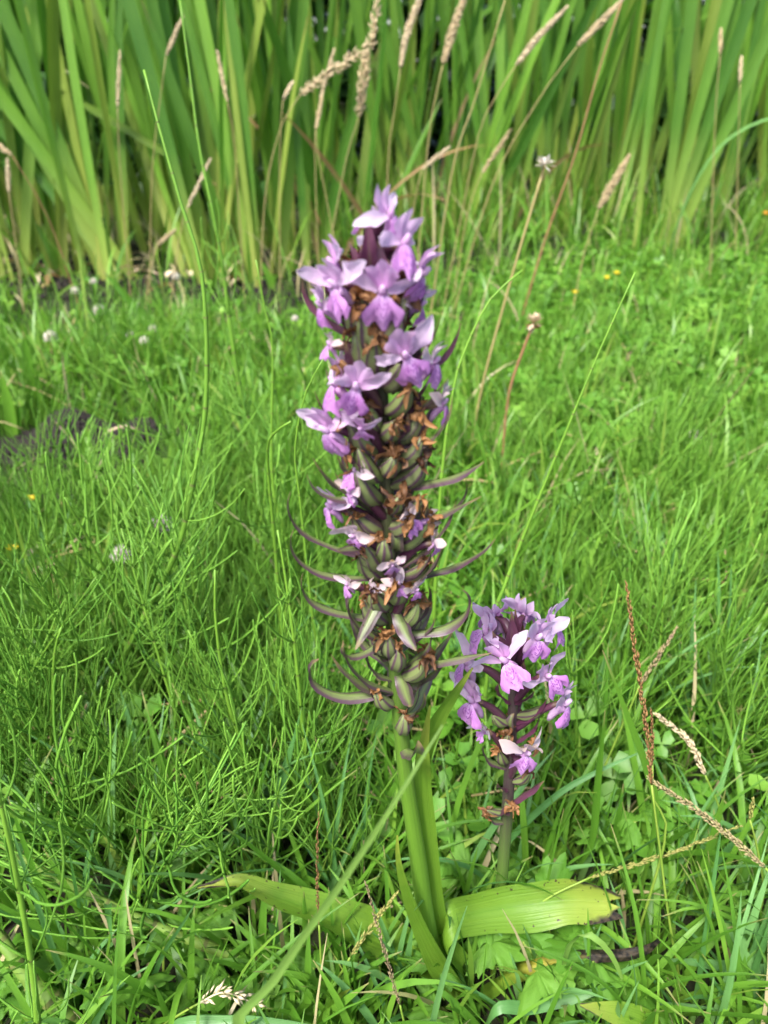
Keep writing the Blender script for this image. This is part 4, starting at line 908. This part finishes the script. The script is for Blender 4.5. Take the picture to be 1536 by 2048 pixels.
def wither_mesh(seed):
    rr = random.Random(seed); mb = MB()
    for k in range(7):
        p = Vector((0, 0, 0)); d = Vector((rr.gauss(0, .8), rr.gauss(0, .8), rr.gauss(0.7, 0.5))).normalized(); path = [p.copy()]
        for i in range(7):
            d = (d + Vector((rr.gauss(0, .38), rr.gauss(0, .38), rr.gauss(-.22, .3)))).normalized(); p = p + d * rr.uniform(0.0007, 0.0013); path.append(p.copy())
        w = rr.uniform(0.0006, 0.0016)
        ribbon(mb, path, [w * .6, w, w * 1.2, w, w * 1.1, w * .8, w * .6, w * .2], Vector((rr.gauss(0, 1), rr.gauss(0, 1), rr.gauss(0, 1))).normalized(), 0.9, 4, 0.5, seed * 7 + k)
    # shrivelled tail
    path = smooth_path([Vector((0, 0, 0)), Vector((0.0015, 0.0015, -0.0025)), Vector((0.001, 0.003, -0.007))], 6)
    ribbon(mb, path, [.0011, .0012, .0010, .0010, .0007, .0003], Vector((1, 0, 0)), 0.7, 3, 0.4, seed)
    return mb.mesh('withered_flower', M_WITHER)
WITH = [wither_mesh(s_) for s_ in range(7)]
def pod(parent, base, d, L, r):
    mb = MB(); d = d.normalized(); n = 9; prof = [0.35, 0.72, 0.95, 1.0, 1.0, 0.95, 0.8, 0.55, 0.3]
    side = d.cross(Vector((0, 0, 1))).normalized(); arch = d.cross(side)
    path = [base + d * (L * i / (n - 1)) - arch * (0.10 * L * math.sin(math.pi * i / (n - 1)) * -1) for i in range(n)]
    S_ = 18; vs = []; uvs = []; fs = []; tw = random.uniform(0.3, 1.1); a0 = random.uniform(0, 6.28)
    for i, p in enumerate(path):
        for k in range(S_):
            an = 6.2832 * k / S_ + tw * i / (n - 1) + a0; rad = r * 0.88 * prof[i] * (1 + 0.11 * math.cos(6 * 6.2832 * k / S_)) * (1 + random.gauss(0, 0.015))
            vs.append(p + side * (math.cos(an) * rad) + arch * (math.sin(an) * rad)); uvs.append((k / S_, i / (n - 1)))
    for i in range(n - 1):
        for k in range(S_): fs.append((i * S_ + k, i * S_ + (k + 1) % S_, (i + 1) * S_ + (k + 1) % S_, (i + 1) * S_ + k))
    fs.append(tuple((n - 1) * S_ + k for k in range(S_))); mb.add(vs, fs, uvs)
    obj('seed_pod', mb.mesh('seed_pod', M_POD), parent); return path[-1]
def bract(parent, base, az, L, W, e0, e1, mat, pw=2.2, seed=0, sideways=0.0):
    rr = random.Random(seed); pts = []; p = base.copy(); seg = 14; L *= (0.98 if seed < 20 else 0.84); wob = rr.gauss(0, 0.12); e1 += rr.gauss(0.15, 0.25)
    for i in range(seg + 1):
        pts.append(p.copy()); t = (i + 0.5) / seg; e = e0 + (e1 - e0) * t ** pw; a = az + sideways * t * t
        h = Vector((math.sin(a + wob * math.sin(5 * t)), -math.cos(a + wob * math.sin(5 * t)), 0)); p = p + (h * math.cos(e) + Vector((0, 0, 1)) * math.sin(e)) * (L / seg)
    hw = [W * 0.42 * (0.75 + 1.1 * s_ - 0.8 * s_ ** 2 - 0.98 * s_ ** 3) for s_ in np.linspace(0, 1, seg + 1)]; hw = [max(h_, 0.00025) for h_ in hw]
    side = Vector((math.cos(az), math.sin(az), 0)); tw = rr.gauss(0, 0.25)
    sides = [(side + Vector((0, 0, tw * i / seg))).normalized() for i in range(seg + 1)]
    mb = MB(); ribbon(mb, pts, hw, sides, 0.5, 7, 0.14, seed); return obj('bract', mb.mesh('bract', mat), parent)

class Spike:
    def __init__(s, pts, Y0, Y1, name, label):
        s.py = [p[1] for p in pts]; n = len(pts)
        s.P = [at(p[0], p[1], Y0 + (Y1 - Y0) * (pts[0][1] - p[1]) / (pts[0][1] - pts[-1][1])) for p in pts]
        s.base = s.P[0].copy(); s.base.z = float(gh(s.base.x, s.base.y)) - 0.004
        s.t = thing(name, label, 'orchid', s.base)
    def ax(s, py):                                     # local point of the stem axis at photo row py
        k = 0
        while k < len(s.P) - 2 and s.py[k + 1] > py: k += 1
        f = (s.py[k] - py) / (s.py[k] - s.py[k + 1]); return s.P[k].lerp(s.P[k + 1], f) - s.base
    def loc(s, px, py, dy):                            # local place of a photo pixel, dy in front of (-) or behind the axis
        Y = (s.ax(min(py, s.py[0])) + s.base).y + dy; return at(px, py, Y) - s.base
def hv(az, up): return Vector((math.sin(az), -math.cos(az), up))

# ---- the tall orchid
A = Spike([(915, 2000), (878, 1920), (855, 1850), (834, 1700), (813, 1560), (800, 1430), (790, 1300), (784, 1200), (779, 1100), (774, 1000), (769, 900), (762, 760), (756, 600), (750, 520), (744, 465)], 0.200, 0.196, 'tall_orchid',
          'tall purple orchid with a long spike, striped bracts and withered lower flowers')
mb = MB(); sp = smooth_path([Vector((0, 0, 0))] + [p - A.base for p in A.P], 40)
tube(mb, sp, interp([0.0044, 0.0043, 0.0041, 0.0038, 0.0033, 0.0030, 0.0028, 0.0026, 0.0024, 0.0018, 0.0008], 40), 14, ribs=0.03); obj('stem', mb.mesh('stem', M_STEM), A.t)
rr = random.Random(5)
# explicit lower bracts and pods from the photograph: (py on stem, azimuth deg from the viewer, + = right, length, start elevation, end elevation, width)
LOW = [(1485, 22, .020, 30, 130, .0085), (1400, 80, .030, 62, 70, .0045), (1392, -85, .034, 40, 62, .006), (1375, -78, .044, -4, 122, .0065), (1372, -62, .038, 38, 75, .0058), (1338, 25, .016, -20, 30, .0065), (1335, 75, .034, 28, 30, .0062),
       (1280, -70, .034, 42, 120, .0055), (1262, 82, .036, 8, 96, .0062), (1262, -55, .024, -28, 110, .005), (1230, -80, .040, 8, 110, .0050), (1212, 30, .016, -25, -40, .0062), (1180, 60, .030, 45, 62, .006), (1160, -35, .024, -40, -70, .0056), (1152, 84, .038, 8, 42, .0056), (1150, -82, .042, 4, 110, .0046),
       (1130, 75, .034, 42, 58, .0062), (1110, -80, .044, 12, 112, .0046), (1095, 15, .015, 40, 190, .0055), (1075, -50, .022, 10, 40, .0062), (1062, 70, .038, 32, 42, .005), (1040, 78, .036, 12, 78, .005), (1010, -75, .034, 30, 60, .005),
       (975, -70, .032, 0, 88, .005), (965, 72, .036, 12, 62, .0055), (900, 75, .034, 20, 62, .005), (890, -80, .032, 30, 75, .0045), (845, 70, .028, 35, 70, .0045), (700, -75, .030, 45, 75, .004), (760, 75, .028, 40, 70, .004), (640, 80, .024, 50, 75, .004)]
for i, (py, az, L, e0, e1, W) in enumerate(LOW):
    a = R(az); b0 = A.ax(py) + hv(a, 0) * 0.0024
    bract(A.t, b0, a, L, W, R(e0), R(e1), M_BRACT if py > 1120 or i % 3 == 0 else M_BRACTD if py < 900 else M_BRACT, 2.4 if e1 - e0 > 60 else 1.5, i, rr.gauss(0, 0.25))
PODS = [(1450, 10, .0135, .0036, 70), (1405, -60, .014, .0032, 52), (1350, 60, .017, .0040, 56), (1325, 5, .0145, .0036, 72), (1300, -25, .014, .0034, 66), (1240, -60, .016, .0037, 55), (1245, 65, .014, .0034, 60), (1190, 12, .012, .0036, 60), (1205, -40, .015, .0036, 52), (1150, -70, .015, .0036, 52), (1160, 60, .017, .0036, 48), (1125, -50, .018, .0038, 52), (1090, 55, .017, .0036, 50), (1110, -20, .013, .0036, 62), (1060, -65, .016, .0038, 45), (1050, 35, .013, .0036, 42), (1030, 65, .014, .0035, 45), (1000, -50, .018, .0040, 55), (1000, 15, .012, .0036, 35), (970, 60, .017, .0038, 50), (955, -55, .017, .0040, 56), (930, 20, .012, .0036, 42), (930, 62, .016, .0036, 50), (900, -50, .016, .0038, 50), (880, 60, .016, .0036, 50), (860, 10, .012, .0036, 40), (850, -35, .014, .0036, 52), (820, 45, .015, .0034, 48), (790, -60, .014, .0034, 52), (770, 30, .014, .0036, 50), (740, -45, .016, .0040, 58), (740, -15, .015, .0040, 60), (720, 60, .014, .0034, 50), (700, -25, .016, .0040, 60), (690, 25, .015, .0036, 58), (680, -60, .015, .0036, 60), (660, 45, .014, .0034, 55), (640, -30, .012, .0032, 55), (640, 15, .010, .003, 50), (610, 50, .012, .003, 58), (610, -60, .012, .003, 58)]
for i_, (py, az, L, r, el) in enumerate(PODS):
    a = R(az + rr.gauss(0, 4)); d = Vector((math.sin(a) * math.cos(R(el)), -math.cos(a) * math.cos(R(el)), math.sin(R(el))))
    tip = pod(A.t, A.ax(py) + hv(a, 0) * 0.0022, d, L * 0.95, r * 0.92)
    o = obj('withered_flower', rr.choice(WITH), A.t, loc=tip, rot=(rr.gauss(0, .5), rr.gauss(0, .5), rr.uniform(0, 6.28)), scale=rr.uniform(0.6, 1.05))
    if rr.random() < 0.3 and 640 < py < 1250: flower(A.t, tip, d + Vector((0, 0, -.6)), rr.gauss(0, .5), rr.uniform(.45, .7), True, 0.6, rr.random() < .5)
# back half of the spike
for k in range(23):
    py = 1435 - k * 37; a = R(180 + rr.uniform(-80, 80)); el = R(52)
    d = Vector((math.sin(a) * math.cos(el), -math.cos(a) * math.cos(el), math.sin(el)))
    tip = pod(A.t, A.ax(py) + hv(a, 0) * .0022, d, .014, .0033)
    obj('withered_flower', rr.choice(WITH), A.t, loc=tip, rot=(rr.gauss(0, .5), rr.gauss(0, .5), rr.uniform(0, 6.28)), scale=rr.uniform(0.5, 0.8))
    bract(A.t, A.ax(py + 14) + hv(a, 0) * .0024, a, rr.uniform(.024, .034), .005, R(rr.uniform(10, 45)), R(rr.uniform(60, 110)), M_BRACT if py > 1000 else M_BRACTD, 2.0, 300 + k)
for k in range(34):
    py = 1420 - k * 23; sg = -1 if k % 2 else 1; a = R(sg * rr.uniform(35, 95))
    bract(A.t, A.ax(py) + hv(a, 0) * .0024, a, rr.uniform(.017, .028), rr.uniform(.0038, .0055), R(rr.uniform(25, 60)), R(rr.uniform(55, 100)), M_BRACT if py > 950 else M_BRACTD, 1.8, 400 + k)
def set_flowers(S, L, rad, k=1.0):
    for (px, py, az, tilt, roll, s, kind) in L:
        s *= k * 0.86
        a = R(az); pos = S.loc(px, py, -math.cos(a) * rad)
        flower(S.t, pos, hv(a, tilt), R(roll), s, kind == 1)
        axp = S.ax(py + 55) if py + 55 < S.py[0] else S.ax(py)
        mb = MB(); bk = pos - hv(a, tilt).normalized() * 0.0016 * s
        pth = smooth_path([axp, axp.lerp(bk, .55) + Vector((0, 0, 0.0025)), bk], 7); tube(mb, pth, [.0012, .0017, .0019, .0018, .0016, .0013, .001], 8, ribs=.05)
        obj('flower_stalk', mb.mesh('flower_stalk', M_BRACTD), S.t)
set_flowers(A, [(780, 432, 60, .55, 10, .95, 0), (808, 488, 45, .35, -15, 1.05, 0), (842, 548, 62, -.15, -10, 1.1, 0), (765, 585, 2, -.05, 0, 1.12, 0), (668, 530, -65, .1, 10, .95, 0), (672, 572, -35, -.1, 12, 1.05, 0), (645, 612, -70, -.1, 0, .85, 0), (840, 610, 75, -.2, 0, .8, 0),
                (812, 712, 12, -.1, 24, 1.15, 0), (712, 775, -12, -.05, -12, 1.15, 0), (672, 768, -62, .15, 10, 1.1, 0), (655, 862, -48, -.1, 18, 1.12, 0), (868, 725, 70, .1, -10, .85, 1), (885, 808, 70, .1, 0, .85, 1), (722, 858, -20, -.3, 0, .7, 0),
                (662, 1015, -65, .1, 0, .9, 0), (708, 1072, -42, -.3, 0, .85, 1), (700, 985, -50, .2, 0, .7, 1), (870, 1085, 65, .2, 0, .7, 1), (785, 1130, 0, -.4, 0, .62, 1), (832, 1180, 40, -.1, 0, .6, 1), (695, 1170, -60, .1, 0, .6, 1), (660, 690, -70, .2, 0, .55, 1), (740, 445, -90, .5, 0, .6, 0), (760, 500, -140, .5, 0, .9, 0), (800, 560, 120, .2, 0, .9, 0)], 0.0135)
# top buds and their dark bracts
for (px, py, tx, ty, dy, w) in ((742, 560, 735, 425, -.004, .0050), (762, 560, 758, 480, -.006, .0046), (728, 560, 722, 490, -.003, .0036), (790, 545, 800, 480, -.003, .005), (742, 570, 698, 485, -.002, .004), (770, 580, 775, 520, -.008, .0055), (720, 575, 708, 520, -.006, .004), (805, 575, 825, 505, .004, .004)):
    p0, p1 = A.loc(px, py, dy), A.loc(tx, ty, dy); mb = MB()
    pm = p0.lerp(p1, .5) + Vector((0, -.0015, 0)); ribbon(mb, smooth_path([p0, pm, p1], 9), [w * .4, w * .5, w * .52, w * .5, w * .42, w * .3, w * .2, w * .1, .0002], Vector((1, .1, 0)), 0.7, 5); obj('bract', mb.mesh('bract', M_BRACTD), A.t)
for (px, py, s) in ((752, 505, 1.0), (765, 470, .9), (742, 520, .8)):
    mb = MB(); p0 = A.loc(px, py + 18, 0); p1 = A.loc(px + 4, py - 22, 0)
    tube(mb, smooth_path([p0, p0.lerp(p1, .5), p1], 7), [.0012 * s, .0022 * s, .0026 * s, .0026 * s, .0022 * s, .0014 * s, .0004 * s], 8); obj('bud', mb.mesh('bud', M_HOOD), A.t)
# leaves of the tall orchid
def oleaf(S, pts, wpx, side, mat, fold=0.3, n=22, ruf=0.05, label=None, fork=False):
    P = [at(x_, y_, Y_) for x_, y_, Y_ in pts]; w = [q / ppm(p) / 2 for q, p in zip(interp(wpx, len(P)), P)]
    mb = MB(); ribbon(mb, smooth_path([p - S.base for p in P], n), interp(w, n), side, fold, 9, ruf, int(pts[0][0])); 
    if fork:
        for k_, c_ in enumerate((0, 0.15, 0.55, 0.2, 1.0, 0.45, 0.0, 0.3, 0.7)):
            for rw in (1, 2, 3):
                q = Vector(mb.v[-9 * rw + k_]); q0 = Vector(mb.v[-9 * (rw + 3) + k_]); mb.v[-9 * rw + k_] = tuple(q.lerp(q0, c_ * 0.9 / rw ** 0.6))
    o = obj('leaf', mb.mesh('leaf', mat), S.t)
    if label: o['label'] = label
    return o
oleaf(A, [(925, 1935, .197), (885, 1880, .197), (905, 1842, .200), (960, 1825, .208), (1040, 1812, .212), (1130, 1800, .213), (1200, 1802, .213), (1248, 1808, .212)], [40, 54, 64, 76, 84, 92, 82, 48], Vector((0.12, 1, 0.32)), M_OL1, 0.42, 40, 0.16, fork=True)
oleaf(A, [(935, 1985, .196), (890, 1930, .194), (845, 1850, .192), (815, 1780, .190), (798, 1720, .190), (795, 1670, .191)], [60, 66, 50, 34, 20, 4], Vector((1, -0.35, 0.3)), M_OL0, 0.55, 18, 0.02)
oleaf(A, [(930, 1975, .200), (860, 1930, .205), (760, 1880, .210), (680, 1845, .212), (600, 1812, .213), (540, 1790, .213), (480, 1765, .213), (440, 1768, .212), (395, 1776, .210)], [60, 80, 90, 88, 80, 70, 52, 26, 6], Vector((-0.1, 1, 0.1)), M_OL1, 0.45, 34, 0.16)
oleaf(A, [(920, 1985, .204), (885, 1900, .204), (862, 1800, .203), (850, 1680, .202), (842, 1570, .202), (846, 1490, .202), (860, 1410, .204)], [50, 52, 50, 50, 48, 38, 4], Vector((1, 0.3, 0)), M_OL0, 0.35, 24, 0.03)
oleaf(A, [(838, 1590, .205), (848, 1500, .206), (875, 1435, .208), (908, 1385, .209), (945, 1335, .211)], [20, 34, 42, 32, 5], Vector((1, 0.3, 0.6)), M_OL0, 0.3, 16, 0.03)
oleaf(A, [(960, 1990, .198), (1030, 1945, .197), (1110, 1925, .196), (1180, 1912, .194), (1240, 1912, .194), (1285, 1900, .195), (1318, 1880, .194)], [24, 34, 32, 30, 26, 20, 8], Vector((0, 1, 0.5)), M_OL2, 0.9, 40, 0.45, label='yellow decayed leaf with a shrivelled black tip')

# ---- the small orchid
B = Spike([(985, 1905), (992, 1850), (1003, 1760), (1013, 1640), (1018, 1560), (1023, 1480), (1026, 1400), (1027, 1320), (1026, 1250)], 0.228, 0.226, 'small_orchid', 'small orchid with pale pink flowers and dark bracts beside the tall one')
mb = MB(); tube(mb, smooth_path([Vector((0, 0, 0))] + [p - B.base for p in B.P], 28), interp([.0033, .0032, .0031, .0030, .0028, .0024, .0020, .0012], 28), 12, ribs=.03); obj('stem', mb.mesh('stem', M_STEM2), B.t)
for i, (py, az, L, e0, e1, W) in enumerate([(1640, -70, .022, 30, 110, .005), (1608, -20, .013, 20, 70, .005), (1600, 70, .028, 55, 75, .006), (1570, -40, .016, 40, 60, .005), (1530, -80, .024, 30, 95, .0055), (1500, -60, .020, 50, 85, .006), (1490, 20, .012, 20, -10, .006), (1480, 75, .024, 45, 90, .0045), (1450, -30, .014, 45, 140, .005), (1440, 70, .026, 48, 70, .006), (1400, -60, .018, 45, 70, .005), (1400, 40, .018, 50, 70, .005), (1380, 60, .022, 50, 75, .005), (1350, -45, .022, 60, 80, .005), (1350, 20, .016, 65, 75, .005), (1330, 10, .022, 74, 82, .0065), (1320, -25, .018, 75, 85, .005), (1330, 150, .022, 70, 80, .005), (1390, 170, .022, 60, 80, .005), (1450, 160, .022, 50, 80, .005), (1540, 165, .022, 50, 80, .005)]):
    a = R(az); bract(B.t, B.ax(py) + hv(a, 0) * .0016, a, L, W, R(e0), R(e1), M_BRACTD if i % 4 else M_BRACT, 1.8, 700 + i, rr.gauss(0, .2))
for py, az, L, r, el in ((1620, -65, .012, .0024, 30), (1600, 0, .007, .0026, 40), (1560, 60, .013, .0028, 55), (1520, -60, .013, .0028, 60), (1480, -30, .012, .003, 60), (1430, 70, .015, .0026, 40), (1440, -60, .013, .0028, 40), (1500, 60, .012, .0026, 45), (1400, 160, .012, .0026, 50), (1480, 170, .012, .0026, 50)):
    a = R(az); d = Vector((math.sin(a) * math.cos(R(el)), -math.cos(a) * math.cos(R(el)), math.sin(R(el)))); tip = pod(B.t, B.ax(py) + hv(a, 0) * .0014, d, L, r)
    if py > 1460: obj('withered_flower', rr.choice(WITH), B.t, loc=tip, rot=(rr.gauss(0, .5), rr.gauss(0, .5), rr.uniform(0, 6.28)), scale=rr.uniform(.6, .85))
set_flowers(B, [(1027 + (q_[0] - 1027) * 1.2,) + q_[1:] for q_ in [(982, 1266, -100, .45, 0, 1.1, 0), (996, 1226, -150, .7, 0, 1.1, 0), (1046, 1226, 140, .6, 0, 1.0, 0), (1066, 1276, 20, .25, -12, 1.12, 0), (1094, 1252, 80, .5, 0, 1.05, 0), (1014, 1322, -20, .25, 38, 1.15, 0), (950, 1326, -85, .35, 0, 1.1, 0), (1084, 1352, 38, .2, 34, 1.05, 0), (958, 1402, -48, .25, 14, 1.15, 0), (1112, 1408, 52, .2, -14, 1.15, 0), (1048, 1505, 8, -.05, -8, 1.15, 1), (978, 1462, -55, 0, 0, .6, 1), (1015, 1265, -170, .6, 0, .9, 0)]], 0.0125, 1.28)
for (px, py, tx, ty, dy, w) in ((1022, 1320, 1023, 1222, -.003, .0075), (1034, 1300, 1030, 1218, .002, .005), (1000, 1310, 985, 1262, -.004, .005)):
    p0, p1 = B.loc(px, py, dy), B.loc(tx, ty, dy); mb = MB(); ribbon(mb, smooth_path([p0, p0.lerp(p1, .5) + Vector((0, -.001, 0)), p1], 9), [w * .4, w * .5, w * .52, w * .5, w * .42, w * .3, w * .2, w * .1, .0002], Vector((1, .1, 0)), 0.6, 5); obj('bract', mb.mesh('bract', M_BRACTD), B.t)
oleaf(B, [(985, 1900, .229), (975, 1860, .232), (950, 1820, .24), (930, 1780, .25)], [20, 40, 36, 4], Vector((1, .5, .3)), M_OL0, .3, 14)
print('objects', len(bpy.data.objects), 'tris', sum(len(m.loops) - 2 * len(m.polygons) for m in bpy.data.meshes))
